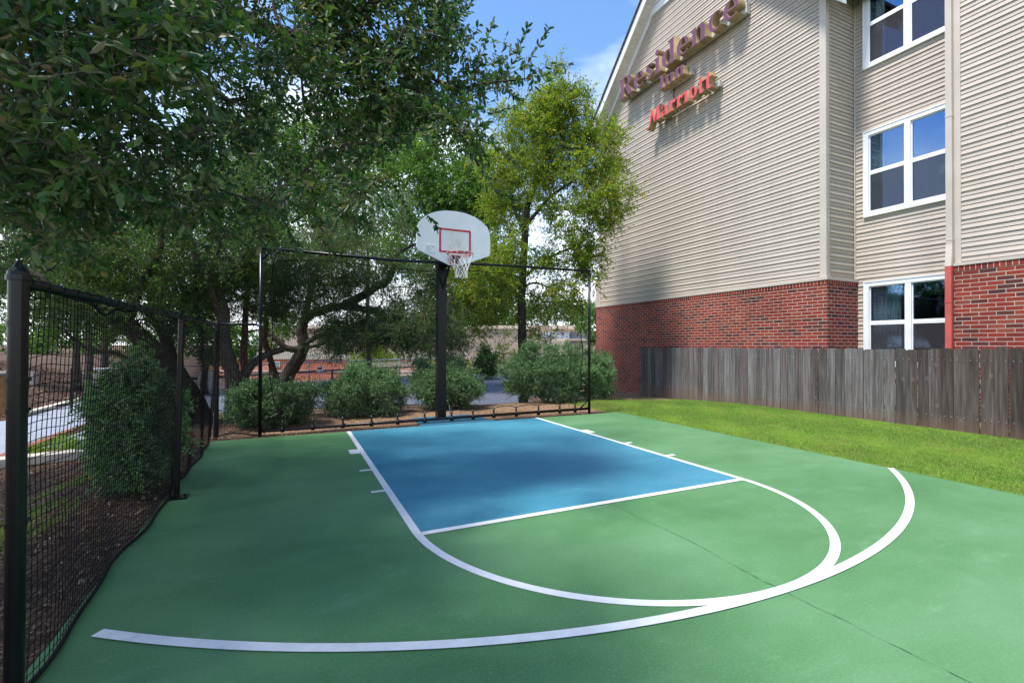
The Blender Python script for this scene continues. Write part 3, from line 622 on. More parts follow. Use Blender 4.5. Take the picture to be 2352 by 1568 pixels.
# ------------------------------------------------------------------ basketball hoop
hp = empty('basketball_hoop', (.03, .75, 0)); tag(hp, 'basketball hoop with white fan backboard on a square black post', 'basketball hoop')
b = MB(); b.box(-.055, .66, 0, .115, .84, 3.12); b.build('post', M['black'], hp)
b = MB(); b.box(-.03, .05, 3.25, .03, .80, 3.31); b.box(.05, .05, 3.25, .11, .80, 3.31); b.tube([(.045, .70, 2.55), (.045, .12, 3.10)], .025, 8); b.box(-.06, .62, 3.0, .12, .86, 3.34); b.box(-.2, .045, 3.05, .33, .07, 3.5)
b.build('support_arm', M['black'], hp)
cx = .065
out = [(-.24, 2.955), (-.655, 3.13), (-.70, 3.16), (-.713, 3.21), (-.713, 3.48)]
outl = [(-.10, 2.93)]+[(-.62, 3.135), (-.69, 3.165), (-.712, 3.22), (-.712, 3.49)]
top = []
for a in np.linspace(178, 90, 16):
    A = math.radians(a); sx_ = abs(math.cos(A))**.92; sz_ = abs(math.sin(A))**.95; top.append((-.712*sx_, 3.49+.45*sz_))
half = outl+top[1:]; full = half+[(-x_, z_) for x_, z_ in half[::-1][1:]]
b = MB(); b.prism([(cx+x_, 0, z_) for x_, z_ in full], (0, .04, 0)); bb = b.build('backboard', M['bboard'], hp)
b = MB(); x0, x1, z0, z1, t = -.30, .315, 3.155, 3.605, .037
for (a0, c0, a1, c1) in ((x0, z0, x1, z0+t), (x0, z1-t, x1, z1), (x0, z0+t, x0+t, z1-t), (x1-t, z0+t, x1, z1-t)):
    b.face([(cx+a0, -.004, c0), (cx+a1, -.004, c0), (cx+a1, -.004, c1), (cx+a0, -.004, c1)])
b.build('target_square', M['redmark'], bb)
# moulded emblem in the lower left corner of the board (raised plastic relief)
b = MB(); ex, ez = cx-.475, 3.215
def rl(p, q, w_=.006): b.tube([(ex+p[0], -.003, ez+p[1]), (ex+q[0], -.003, ez+q[1])], w_/2, 5)
for k in range(9):
    A = math.radians(20+k*17.5); rl((.02*math.cos(A), -.03+.02*math.sin(A)), (.075*math.cos(A), -.03+.055*math.sin(A)), .005)
rl((-.09, -.05), (.09, -.05)); rl((-.09, -.05), (-.07, .06)); rl((.09, -.05), (.07, .06)); rl((-.07, .06), (.07, .06))
for k in range(6):
    u_ = -.06+k*.024; b.tube([(ex+u_+.009*math.cos(a), -.003, ez+.04+.011*math.sin(a)) for a in np.linspace(0, 2*PI, 9)], .002, 4)
b.build('moulded_emblem', M['bboard'], bb)
rc = np.array([cx-.02, -.36, 3.085]); rr = .229
b = MB(); b.tube([(rc[0]+rr*math.cos(a), rc[1]+rr*math.sin(a), rc[2]) for a in np.linspace(0, 2*PI, 49)], .010, 8, cap=False)
b.tube([(rc[0]+(rr)*math.cos(a), rc[1]+(rr)*math.sin(a), rc[2]-.035) for a in np.linspace(.62*PI, -.15*PI-.0, 24)], .006, 6)
for a in (.62*PI, .4*PI, .2*PI): b.tube([(rc[0]+rr*math.cos(a), rc[1]+rr*math.sin(a), rc[2]-.036), (rc[0]+rr*math.cos(a), rc[1]+rr*math.sin(a), rc[2])], .005, 5)
rm = b.build('rim', M['rim'], hp, True)
b = MB(); b.box(rc[0]-.09, -.16, rc[2]-.012, rc[0]+.09, -.002, rc[2]+.006); b.box(rc[0]-.075, -.016, 2.955, rc[0]+.075, -.002, rc[2]-.013)
b.prism([(rc[0]-.07, -.016, 2.97), (rc[0]-.07, -.15, rc[2]-.013), (rc[0]-.07, -.016, rc[2]-.013)], (.008, 0, 0)); b.prism([(rc[0]+.062, -.016, 2.97), (rc[0]+.062, -.15, rc[2]-.013), (rc[0]+.062, -.016, rc[2]-.013)], (.008, 0, 0))
b.build('bracket', M['rim'], rm)
b = MB(); nl = 12; lev = [(0, rr, -.0), (.10, .19, 0), (.19, .155, 0), (.26, .128, 0), (.32, .112, 0), (.38, .104, 0), (.43, .108, 0)]
for k in range(nl):
    for dr in (1, -1):
        pts = []
        for j, (dz, r_, _) in enumerate(lev):
            a = 2*PI*(k+dr*j*.5)/nl+.02*math.sin(k*3+j); sw = 1+.05*math.sin(k*1.7+j)
            pts.append((rc[0]+r_*sw*math.cos(a)+.03*dz/.43, rc[1]+r_*sw*math.sin(a), rc[2]-dz+.008*math.sin(k*2.1+j*1.3)))
        b.tube(pts, .0042, 5)
    a = 2*PI*k/nl; b.tube([(rc[0]+rr*math.cos(a)*(1+.05*math.cos(t_)), rc[1]+rr*math.sin(a)*(1+.05*math.cos(t_)), rc[2]+.018*math.sin(t_)) for t_ in np.linspace(0, 2*PI, 8)], .004, 4)
b.build('hoop_net', M['hoopnet'], rm)
b = MB(); b.tube([(.16, .50, .02), (.12, .47, .28)], .012, 6); b.tube([(.16, .50, .02), (.17, .45, .18)], .01, 6); b.tube([(.10, .42, .04), (.2, .52, .03)], .012, 6); b.build('anchor_bracket', M['galv'], hp)
pad = MB(); pad.prism([(-.55, .06, -.12), (.92, .06, -.12), (.72, 1.05, -.12), (-.45, 1.05, -.12)], (0, 0, .118)); tag(pad.build('footing_pad', M['bluepad']), 'blue painted concrete footing pad under the hoop post', kind='structure')
# ------------------------------------------------------------------ netting helpers
def net(name, P, nu, nv, r, parent, su, sv):
    """P(s,t)->point; nu vertical strings, nv horizontal strings; flat 3-sided threads"""
    b = MB()
    for i in range(nu+1):
        s = i/nu; b.tube([P(s, t) for t in np.linspace(0, 1, sv+1)], r, 3, cap=False)
    for j in range(nv+1):
        t = j/nv; b.tube([P(s, t) for s in np.linspace(0, 1, su+1)], r, 3, cap=False)
    return b.build(name, M['netblack'], parent)
# backstop: frame at y=.25
YB = .25; xl, xr = -3.13, 3.22
bs = empty('net_backstop', (0, YB, 0)); tag(bs, 'tall black pipe frame with sagging black netting behind the basketball hoop', 'net')
def bar(name, pts, r, parent, mat=None, sides=10): b = MB(); b.tube(pts, r, sides); return b.build(name, mat or M['black'], parent, True)
bar('post', [(xl, YB, -.05), (xl, YB, 3.02)], .030, bs); bar('post', [(xr, YB, -.05), (xr, YB, 3.09)], .030, bs)
bar('top_bar', [(xl-.02, YB, 3.02), (-1, YB, 2.985), (1.2, YB, 3.05), (xr+.02, YB, 3.08)], .026, bs)
bar('bottom_bar', [(xl, YB, .055), (0, YB, .07), (xr, YB, .085)], .028, bs)
bar('brace', [(xr, YB, .30), (xr-.24, YB, .09)], .016, bs); bar('brace', [(xl, YB, .30), (xl+.24, YB, .06)], .016, bs); bar('brace', [(xr, YB, 2.86), (xr-.2, YB, 3.06)], .014, bs); bar('brace', [(xl, YB, 2.82), (xl+.2, YB, 3.0)], .014, bs)
so_x = [-2.80, -2.34, -1.86, -1.38, -.92, -.42, .10, .53, .97, 1.46, 1.97, 2.48, 2.86]
for x in so_x: b = MB(); b.tube([(x, YB, .05), (x, YB+.01, .21)], .017, 8); b.tube([(x, YB, .02), (x, YB, .10)], .034, 10); b.build('standoff', M['black'], bs, True)
# net outline
def nbot(x):
    d = min(abs(x-q) for q in so_x); return .205+.03*math.sin(min(d, .25)/.25*PI/2)-(0 if x < -1 else .0)
def ntop(x): return 2.86+.02*(x+3)/6+.03*math.sin(x*2.1)-.05*math.exp(-((x+3)/.4)**2)-.3*math.exp(-((x-3.1)/.35)**2)
def nl_(t): return -2.98+.10*math.exp(-((t-.02)/.08)**2)+.025*math.sin(t*14)
def nr_(t): return 3.04-.14*math.exp(-((t-.02)/.10)**2)-.03*math.sin(t*9)*0+.025*math.sin(t*17)+(-.10 if t > .93 else 0)
def PB(s, t):
    x = nl_(t)*(1-s)+nr_(t)*s; z = nbot(x)*(1-t)+ntop(x)*t
    return (x, YB+.03+.05*math.sin(s*5+1)*math.sin(t*PI)+.008*math.sin(s*40+t*9), z+.006*math.sin(s*55+t*13))
net('netting', PB, 216, 92, .0019, bs, 60, 24)
b = MB(); b.tube([PB(s, 0) for s in np.linspace(0, 1, 140)], .0075, 6); b.tube([PB(s, 1) for s in np.linspace(0, 1, 90)], .0075, 6)
b.tube([PB(0, t) for t in np.linspace(0, 1, 50)], .009, 6); b.tube([PB(1, t) for t in np.linspace(0, 1, 50)], .009, 6); b.build('net_rope', M['blackmat'], bs, True)
for side, tt in ((0, (.04, .17, .36, .52, .64, .75, .88, .985)), (1, (.10, .16, .22, .36, .50, .62, .73, .83, .97))):
    for t in tt:
        p = PB(side, t); q = (xl if side == 0 else xr, YB, p[2]+random.uniform(-.06, .03)*(1 if t > .2 else 1.5)-(0.08 if side == 0 and t < .2 else 0))
        b = MB(); m_ = [p[0]*.55+q[0]*.45, YB+.012, p[2]*.55+q[2]*.45]; b.tube([m_, q], .0055, 5); b.build('bungee', M['blackmat'], bs)
        b = MB(); b.tube([p, m_], .007, 5); b.build('bungee_hook', M['tie'], bs)
for x in (-2.1, -1.1, -.3, 1.4, 2.3):
    b = MB(); b.tube([(x, YB, 3.0), (x+.01, YB+.02, ntop(x))], .004, 5); b.build('bungee', M['tie'], bs)
# side net fence at x=-3.66
FX = -3.66
nf = empty('net_fence', (FX, -3, 0)); tag(nf, 'low black pipe fence with black netting along the left side of the court', 'fence')
def postx(name, x, y, r, h, xt=None):
    xt = x if xt is None else xt; b = MB()
    b.tube([(x, y, -.02), (xt, y, h)], r, 20); b.tube([(xt, y, h), (xt, y, h+.02)], r*1.22, 20); b.tube([(xt, y, h+.0205), (xt, y, h+.035), (xt, y, h+.05), (xt, y, h+.085)], [r*1.12, r*1.05, r*.6, r*.05], 16)
    o = b.build(name, M['black'], nf, False); return o
p1 = postx('post', -3.655, -5.94, .0305, 1.70)
for zz in (1.52, 1.30, 1.18, .74): b = MB(); b.tube([(-3.655, -5.94, zz), (-3.655, -5.94, zz+.022)], .0335, 20); b.box(-3.65, -5.90, zz+.004, -3.635, -5.88, zz+.018); b.build('clamp_band', M['black'], p1)
p2 = postx('post', -3.66, -3.01, .026, 1.70, -3.63)
b = MB(); b.box(-3.735, -3.085, .001, -3.565, -2.935, .012); 
for dx in (-.06, .06): b.tube([(-3.65+dx, -3.01, .012), (-3.65+dx, -3.01, .03)], .01, 6)
b.build('base_plate', M['black'], p2)
p3 = postx('post', -3.735, .23, .036, 1.76)
for zz in (1.55, 1.36, .95, .42): b = MB(); b.tube([(-3.735, .23, zz), (-3.735, .23, zz+.02)], .04, 16); b.box(-3.72, .19, zz, -3.66, .205, zz+.018); b.build('clamp_band', M['black'], p3)
bar('rail', [(-3.655, -5.94, 1.695), (-3.64, -4.5, 1.70), (-3.63, -3.01, 1.715), (-3.68, -1.3, 1.735), (-3.735, .23, 1.75)], .021, nf, sides=12)
bar('rail', [(-3.735, .23, 1.775), (xl, YB, 1.775)], .021, nf)
b = MB(); b.tube([(xl-.05, YB, 1.775), (xl+.035, YB, 1.775)], .028, 10); b.build('rail_clamp', M['galv'], nf)
def FP(s, t):
    y = -5.89+s*6.063; zt = 1.665+.03*math.sin(s*30)*abs(math.sin(s*30))+.012*math.sin(s*71)
    xx = -3.66-.06*s*s+.012*math.sin(s*21); wig = .018*math.sin(s*17+.5)+.012*math.sin(s*43)
    zb = .014; z = zb*(1-t)+zt*t
    drape = .02*math.sin(s*25)*(1-t)+.045*math.sin(t*9+s*11)*.4
    return (xx-.055*(1-t)+wig*(1-t)**2*.9+drape*.25+(.05 if False else 0), y+.03*math.sin(t*6+s*9)*math.sin(t*PI), z+.018*math.sin(s*19+t*5)*math.sin(t*PI))
net('netting', FP, 142, 42, .0021, nf, 90, 26)
b = MB(); b.tube([FP(s, 0) for s in np.linspace(0, 1, 110)], .012, 6); b.build('net_rope', M['blackmat'], nf, True); b = MB(); b.tube([FP(s, 1) for s in np.linspace(0, 1, 110)], .008, 6); b.tube([FP(0.002, t) for t in np.linspace(0, 1, 20)], .008, 6); b.tube([FP(.995, t) for t in np.linspace(0, 1, 20)], .008, 6)
# lashing spiral round the rail
sp_ = []
for k in range(420):
    s = k/419; y = -5.89+s*6.06; A = k*.62
    xr_ = np.interp(y, [-5.94, -4.5, -3.01, -1.3, .23], [-3.655, -3.64, -3.63, -3.68, -3.735]); zr_ = np.interp(y, [-5.94, -4.5, -3.01, -1.3, .23], [1.695, 1.70, 1.715, 1.735, 1.75])
    sag = .03*max(0, math.sin(s*60)); sp_.append((xr_+.026*math.cos(A), y, zr_+.026*math.sin(A)-(sag if math.sin(A) < -.5 else 0)))
b.tube(sp_, .0026, 4)
b.build('net_rope', M['blackmat'], nf, True)
def FQ(s, t): x = -3.70+s*.57; zt = 1.72-.07*math.sin(s*PI); return (x, YB+.02, .05*(1-t)+zt*t+.01*math.sin(s*9+t*8))
net('netting', FQ, 15, 46, .0018, nf, 10, 20)
b = MB(); b.tube([FQ(s, 1) for s in np.linspace(0, 1, 14)], .008, 6); b.build('net_rope', M['blackmat'], nf, True); b = MB(); b.tube([(x, YB-.05, .03+.03*math.sin((x+3.7)*8)) for x in np.linspace(-3.7, -3.12, 10)], .012, 6); b.build('bottom_rope', M['blackmat'], nf, True)
# ------------------------------------------------------------------ foliage machinery
def unit(a): return a/(np.linalg.norm(a, axis=-1, keepdims=True)+1e-9)
def leaf_geo(pos, ax, up, Ln, Wd, near=False):
    n = len(pos); side = unit(np.cross(ax, up)); nr = np.cross(side, ax); Ln = Ln[:, None]; Wd = Wd[:, None]
    if near:
        V = np.stack([pos, pos+ax*Ln*.32+side*Wd*.46+nr*Wd*.22, pos+ax*Ln*.72+side*Wd*.40+nr*Wd*.14, pos+ax*Ln+nr*Ln*-.10, pos+ax*Ln*.72-side*Wd*.40+nr*Wd*.14, pos+ax*Ln*.32-side*Wd*.46+nr*Wd*.22], 1).reshape(-1, 3)
        b = np.arange(n)[:, None]*6; F = np.concatenate([b+np.array([[0, 1, 2, 3]]), b+np.array([[0, 3, 4, 5]])])
        return V, F
    V = np.stack([pos, pos+ax*Ln*.5+side*Wd*.5, pos+ax*Ln, pos+ax*Ln*.5-side*Wd*.5], 1).reshape(-1, 3)
    return V, (np.arange(n)[:, None]*4+np.array([[0, 1, 2, 3]]))
def rdir(n): return unit(rng.normal(size=(n, 3)))
def twig_np(a, e, r):
    n = len(a); d = unit(e-a); sd = unit(np.cross(d, np.array([.3, .2, 1.]))); u = np.cross(d, sd); m = (a+e)/2+rng.normal(size=(n, 3))*.04*np.linalg.norm(e-a, axis=1)[:, None]
    rings = []
    for p, rr in ((a, r*1.4), (m, r), (e, r*.45)):
        for k in range(3):
            A = 2*PI*k/3; rings.append(p+(sd*math.cos(A)+u*math.sin(A))*rr)
    V = np.stack(rings, 1).reshape(-1, 3); f = []
    for j in (0, 3):
        for k in range(3): f.append((j+k, j+(k+1) % 3, j+3+(k+1) % 3, j+3+k))
    return V, (np.arange(n)[:, None, None]*9+np.array(f)[None]).reshape(-1, 4)
class Tree:
    def __init__(s, name, base, label, cat='tree', group=None, bark='bark', leaf='leaf_mid', twig='twig'):
        s.root = empty(name, tuple(base)); tag(s.root, label, cat, group); s.P = []; s.par = []; s.main = []; s.cl = []; s.tw = []; s.extra = []; s.bark = bark; s.leaf = leaf; s.twig = twig
    def limb(s, pts, r0, r1, sides=10, sub=4, wob=.02):
        pts = [np.array(p, float) for p in pts]; out = []
        for i in range(len(pts)-1):
            p0 = pts[max(i-1, 0)]; p1 = pts[i]; p2 = pts[i+1]; p3 = pts[min(i+2, len(pts)-1)]
            for k in range(sub):
                t = k/sub; out.append(.5*((2*p1)+(-p0+p2)*t+(2*p0-5*p1+4*p2-p3)*t*t+(-p0+3*p1-3*p2+p3)*t**3))
        out.append(pts[-1]); n = len(out)
        out = [p+rng.normal(size=3)*wob*(r0*2) for p in out]
        rs = [r0+(r1-r0)*i/(n-1) for i in range(n)]; rs = [r*(1+.06*math.sin(i*2.3)) for i, r in enumerate(rs)]
        s.main.append((out, rs, sides))
        st = len(s.P)
        for i, p in enumerate(out): s.P.append(p); s.par.append(st+i-1 if i else -1)
        return s
    def clumps(s, C, rad, tw_r=.006, wander=.12, minr=.004):
        """connect clump centres C to the limb network and remember them"""
        C = np.array(C); P = list(s.P)
        if not P: P = [C[0]]; s.P = P
        Pa = np.array(P); d0 = np.min(np.linalg.norm(C[:, None]-Pa[None], axis=2), axis=1); order = np.argsort(d0)
        paths = []; cost = [0.]*len(P); PA = np.array(P)
        br = MB()
        for i in order:
            t = C[i]; d = np.linalg.norm(PA-t, axis=1)+.35*np.array(cost); j = int(np.argmin(d)); a = PA[j]
            Ld = np.linalg.norm(t-a); k = max(2, int(Ld/.25)); k = min(k, 7); pts = [a]; off = rng.normal(size=3)*wander*Ld
            for q in range(1, k+1):
                f = q/k; pts.append(a+(t-a)*f+off*math.sin(f*PI)+rng.normal(size=3)*wander*.25*Ld*(q < k))
            paths.append((j, len(P), pts))
            for q, p in enumerate(pts[1:]): P.append(p); cost.append(cost[j]+Ld*(q+1)/k)
            PA = np.array(P)
        # radii: count how often each node is used
        use = {}
        for (j, st, pts) in paths[::-1]:
            mine = max([use.get(st+q, 0) for q in range(len(pts)-1)]+[0])+1
            use[j] = use.get(j, 0)+mine
            # propagate inside the path
            acc = 1; rs = [0]*len(pts)
            for q in range(len(pts)-1, 0, -1):
                acc += use.get(st+q-1, 0); rs[q] = acc
            rs[0] = acc
            if acc-1 > 0: use[j] = use[j]-mine+acc
            rr_ = [min(max(minr, tw_r*math.sqrt(x)), .09) for x in rs]
            br.tube(pts, rr_, 5 if rr_[0] > .012 else 3, cap=False)
        s.br = br; s.cl.append((C, rad)); return s
    def leaves(s, per, tw, nt, L, Wd, droop=.2, near=False, upbias=0., spread=1., twigs=True, twr=.0022, Lvar=.3, upn=.45):
        Vs = []; Fs = []; nv = 0; tb = getattr(s, 'br', None) or MB()
        for C, rad in s.cl:
            n = len(C); K = nt
            base = np.repeat(C, K, 0); d = rdir(n*K); d[:, 2] += upbias-droop; d = unit(d)
            if twigs:
                st = base+rdir(n*K)*rad*.35*spread
            else: st = base+rdir(n*K)*rad*rng.random((n*K, 1))**.5*spread
            end = st+d*tw*(.6+.8*rng.random((n*K, 1)))
            if twigs: tV, tF = twig_np(st, end, twr); s.tw.append((tV, tF))
            m = per; t = np.tile(np.linspace(.12, 1, m), n*K)[:, None]
            a = np.repeat(st, m, 0); e = np.repeat(end, m, 0); pos = a+(e-a)*t+rng.normal(size=(n*K*m, 3))*tw*.04
            dd = np.repeat(d, m, 0); ax = unit(dd*.7+rdir(len(pos))*.9+np.array([0, 0, -.15*droop]))
            up = unit(rdir(len(pos))+np.array([0, 0, upn]))
            Ln = L*(1-Lvar+2*Lvar*rng.random(len(pos))); W_ = Wd*(1-Lvar+2*Lvar*rng.random(len(pos)))
            V, F = leaf_geo(pos, ax, up, Ln, W_, near); Vs.append(V); Fs.append(F+nv); nv += len(V)
        s.V = np.concatenate(Vs); s.F = np.concatenate(Fs); s.br = tb; return s
    def finish(s, crown='crown', branches='branches'):
        tr = MB()
        for out, rs, sides in s.main: tr.tube(out, rs, sides)
        if tr.v:
            t = tr.build('trunk', M[s.bark], s.root, True)
        if getattr(s, 'br', None) and s.br.v:
            Vb = [np.array(s.br.v)]; Fb = [np.array([f for f in s.br.f if len(f) == 4])]; nb = len(Vb[0])
            for v_, f_ in s.tw: Vb.append(v_); Fb.append(f_+nb); nb += len(v_)
            np_mesh(branches, np.concatenate(Vb), np.concatenate(Fb), M[s.twig], s.root, True)
        Vc = [s.V]; Fc = [s.F]; nb = len(s.V)
        for v_, f_ in s.extra: Vc.append(v_); Fc.append(f_+nb); nb += len(v_)
        np_mesh(crown, np.concatenate(Vc), np.concatenate(Fc), M[s.leaf], s.root)
        return s.root
def ell(u, v, z, ru, rv, rz, n, shell=.5, outline=.18):
    """n points in an uneven ellipsoid whose centre and size were measured in the photo"""
    d = rdir(n); r = (rng.random(n))**(1/3.); r = r*(1-shell)+shell*np.maximum(r, rng.random(n))
    wob = 1+outline*np.sin(d[:, 0]*5+u*.1)*np.cos(d[:, 2]*6+v*.07)+outline*.6*np.sin(d[:, 0]*11+d[:, 2]*9)
    d = d*(r*wob)[:, None]; k = z/FPX
    c = at(u, v, z)
    return c+d[:, :1]*ru*k*RT+d[:, 2:]*rv*k*UP+d[:, 1:2]*rz*_fw
def many(specs): return np.concatenate([ell(*q) for q in specs])
def below(C, zmin): return C[C[:, 2] > zmin]
def clear(C):  # keep foliage out of the building
    return C[~((C[:, 0] > 7.6) & (C[:, 1] < 7.3))]
# ---- the yellowing elm by the building
zE = 15.
e = Tree('elm_tree', at(1202, 925, zE), 'tall slender tree with yellow-green leaves beside the hotel wall', leaf='leaf_elm', twig='darktwig')
b0 = at(1202, 900, zE); b0[2] = -.6
e.limb([b0, at(1202, 860, zE), at(1200, 790, zE), at(1198, 700, zE), at(1201, 620, zE), at(1206, 540, zE), at(1212, 470, zE)], .155, .10, 12)
e.limb([at(1212, 470, zE), at(1238, 400, zE-.1), at(1262, 330, zE), at(1262, 270, zE), at(1262, 215, zE)], .09, .015, 8)
e.limb([at(1206, 540, zE), at(1178, 470, zE+.2), at(1172, 410, zE+.3), at(1145, 370, zE+.2)], .07, .02, 8)
e.limb([at(1206, 520, zE), at(1262, 455, zE-.4), at(1310, 420, zE-.5), at(1368, 385, zE-.8)], .07, .02, 8)
e.limb([at(1200, 640, zE), at(1265, 590, zE-.6), at(1330, 560, zE-.8), at(1380, 520, zE-1)], .05, .012, 8)
e.limb([at(1199, 690, zE), at(1150, 640, zE-.6), at(1090, 640, zE-1), at(1050, 700, zE-1)], .06, .015, 8)
e.limb([at(1200, 660, zE), at(1235, 650, zE+.5), at(1290, 680, zE+.8), at(1340, 720, zE+1)], .04, .012, 8)
Ce = many([(1275, 285, zE, 105, 85, 1.5, 66), (1200, 350, zE, 105, 85, 1.6, 56), (1375, 345, zE-.6, 62, 75, 1.2, 42), (1150, 430, zE+.2, 80, 90, 1.4, 34), (1390, 470, zE-1.1, 62, 62, .9, 34),
           (1300, 450, zE-.3, 95, 75, 1.6, 34), (1235, 400, zE, 90, 70, 1.5, 24), (1250, 560, zE-.3, 130, 60, 1.6, 32), (1345, 570, zE-.8, 45, 55, .9, 18), (1100, 600, zE-.7, 75, 70, 1.5, 30), (1085, 720, zE-.9, 85, 55, 1.3, 42), (1240, 690, zE, 110, 42, 1.6, 26), (1235, 765, zE-.2, 55, 16, .8, 6), (1285, 250, zE, 70, 50, 1., 30), (1225, 300, zE, 80, 60, 1.3, 26), (1120, 660, zE-.8, 80, 60, 1.4, 30), (1330, 630, zE-.4, 55, 50, 1., 14), (1180, 580, zE, 90, 60, 1.4, 16)])
e.clumps(clear(Ce), .34, .006, .10).leaves(15, .44, 17, .070, .036, .15, False, twr=.002).finish()
# ---- background trees
def bgtree(base_u, z, specs, label, leaf='leaf_bg', trunk=True, L=.125, W=.07, K=22, per=12, tw=.6, rad=.55, group='trees beyond the court', name='tree', top=None, r0=.16, zg=None, bark='bark'):
    bp = at(base_u, 800, z); bp[2] = float(hgt(bp[0], bp[1]))-.05 if zg is None else zg
    t = Tree(name, bp, label, 'tree', group, leaf=leaf, twig='darktwig', bark=bark)
    C = many(specs); C = below(C, bp[2]+.3)
    cz = C.mean(0); mid = bp*.4+cz*.6; mid[:2] = bp[:2]*.7+cz[:2]*.3
    t.limb([bp, (bp+mid)/2+rng.normal(size=3)*.1, mid, cz], r0, .03, 8)
    t.clumps(C, rad, .009, .12).leaves(per, tw, K, L, W, .1, False, twigs=False); t.finish(); return t
bgtree(1010, 21, [(1020, 430, 21, 120, 110, 2.2, 75), (940, 360, 22, 90, 90, 2, 45), (1100, 480, 20.5, 90, 110, 2, 50), (1000, 560, 21, 130, 90, 2, 60), (1090, 640, 21, 100, 80, 2, 40)], 'broad mid green tree filling the gap right behind the backboard')
bgtree(850, 26, [(850, 300, 26, 110, 80, 2.6, 60), (760, 380, 26, 110, 110, 2.5, 50), (930, 260, 27, 70, 60, 2, 24), (820, 480, 25, 150, 110, 2.5, 55)], 'tall bright green tree showing through the oak branches at upper centre')
bgtree(560, 24, [(560, 380, 24, 170, 150, 2.6, 90), (420, 500, 24, 160, 120, 2.5, 60), (640, 540, 23, 160, 120, 2.4, 70), (700, 400, 24, 130, 130, 2.4, 50)], 'green tree seen through the oak branches left of centre')
bgtree(180, 20, [(180, 480, 20, 190, 150, 2.4, 80), (60, 420, 20, 120, 130, 2.2, 40), (120, 640, 20, 190, 60, 2., 56), (300, 620, 19, 130, 90, 2.2, 36), (60, 690, 22, 120, 60, 2, 20)], 'green tree behind the mulch bank at far left', L=.10)
bgtree(470, 19.5, [(480, 775, 19.5, 55, 55, 1.4, 26), (420, 730, 20, 60, 60, 1.4, 22), (560, 790, 20.5, 60, 38, 1.2, 20), (640, 745, 21, 60, 40, 1.2, 12)], 'bright green leafy tree low behind the leaning trunks', rad=.35, L=.09, tw=.4)
bgtree(855, 33, [(860, 822, 33, 62, 24, 1.4, 26), (1010, 840, 34, 60, 20, 1.4, 18)], 'low yellow-green tree above the chain-link fence left of the hoop post', leaf='leaf_elm', L=.12)
bgtree(1370, 44, [(1372, 740, 44, 40, 48, 2., 30)], 'small green tree past the far corner of the hotel', L=.16, W=.1)
bgtree(1250, 75, [(1010, 735, 75, 120, 34, 4, 40), (1180, 725, 78, 120, 34, 4, 46), (1340, 715, 76, 70, 36, 4, 30)], 'distant green tree line above the beige building roof', L=.30, W=.2, tw=1.2, rad=1.3)
bgtree(30, 38, [(30, 790, 38, 120, 40, 3, 30), (260, 770, 40, 140, 46, 3, 34)], 'distant tree above the mulch bank at the left edge', L=.2, W=.13, rad=.8, tw=.8)
bgtree(1118, 28.5, [(1117, 840, 28.5, 22, 34, .6, 26), (1112, 815, 28.5, 10, 24, .3, 8)], 'small dark green conical shrub beyond the guard rail', L=.10, rad=.25, tw=.3, leaf='leaf_mid', r0=.06)
bgtree(1160, 30, [(1162, 800, 30, 26, 40, .7, 14), (1155, 830, 30, 34, 22, .8, 12)], 'thin yellow-green sapling beyond the guard rail', L=.08, W=.05, rad=.25, tw=.4, K=9, leaf='leaf_elm', r0=.05)
bgtree(1050, 30, [(1045, 835, 30, 26, 22, .8, 16), (985, 842, 30, 40, 18, .8, 14)], 'dark green shrub beside the lamp pier beyond the guard rail', L=.09, rad=.3, tw=.3, leaf='leaf_sagedark', r0=.05)
# ---- the oaks and cedars behind the left fence
def gp(u, z, zz=None):
    p = at(u, 800, z); p[2] = float(hgt(p[0], p[1]))-.06 if zz is None else zz; return p
oa = Tree('oak_tree', gp(470, 9.7), 'double trunked live oak leaning left behind the side net fence', leaf='leaf_mid')
oa.limb([gp(484, 9.6), at(475, 965, 9.6), at(458, 930, 9.5), at(437, 895, 9.3), at(412, 860, 9.1), at(384, 830, 8.9), at(352, 800, 8.7), at(318, 770, 8.5), at(290, 745, 8.4), at(240, 700, 8.3)], .135, .15, 14)
oa.limb([gp(447, 9.9), at(440, 960, 9.9), at(428, 920, 9.8), at(418, 880, 9.6), at(400, 840, 9.4), at(385, 790, 9.4), at(360, 730, 9.5), at(340, 640, 9.6)], .14, .09, 12)
oa.limb([at(384, 830, 8.9), at(330, 845, 8.5), at(270, 812, 8.2), at(200, 800, 8.), at(150, 760, 7.8)], .06, .02, 8)
oa.limb([at(240, 700, 8.3), at(170, 690, 8), at(100, 640, 8), at(20, 600, 8)], .10, .04, 8)
oa.limb([at(290, 745, 8.4), at(330, 640, 8.6), at(370, 560, 8.8), at(360, 450, 9)], .09, .03, 8)
Ca = many([(120, 620, 8.3, 170, 90, 1.4, 60), (300, 560, 8.8, 170, 110, 1.4, 60), (60, 480, 9, 120, 90, 1.4, 30), (380, 690, 9, 90, 60, 1., 34), (200, 730, 8.3, 150, 34, 1., 34), (360, 420, 9.2, 150, 110, 1.5, 34)])
oa.clumps(Ca, .30, .006, .16).leaves(14, .38, 15, .050, .024, .2, False, twr=.0025).finish()
oc = Tree('oak_tree', gp(535, 9.2), 'thick barked oak trunk between the side net fence and the backstop', leaf='leaf_mid')
oc.limb([gp(531, 9.2), at(534, 955, 9.2), at(538, 900, 9.2), at(536, 860, 9.2), at(524, 825, 9.2), at(514, 785, 9.2), at(512, 735, 9.2), at(500, 660, 9.3)], .165, .11, 14)
oc.limb([at(538, 880, 9.2), at(556, 870, 9.3), at(580, 835, 9.6), at(610, 815, 9.8), at(655, 800, 10)], .10, .06, 10)
oc.limb([at(512, 735, 9.2), at(470, 640, 9), at(440, 560, 9), at(430, 460, 9.2)], .08, .03, 8); oc.limb([at(500, 660, 9.3), at(560, 580, 9.5), at(600, 480, 9.8)], .07, .02, 8)
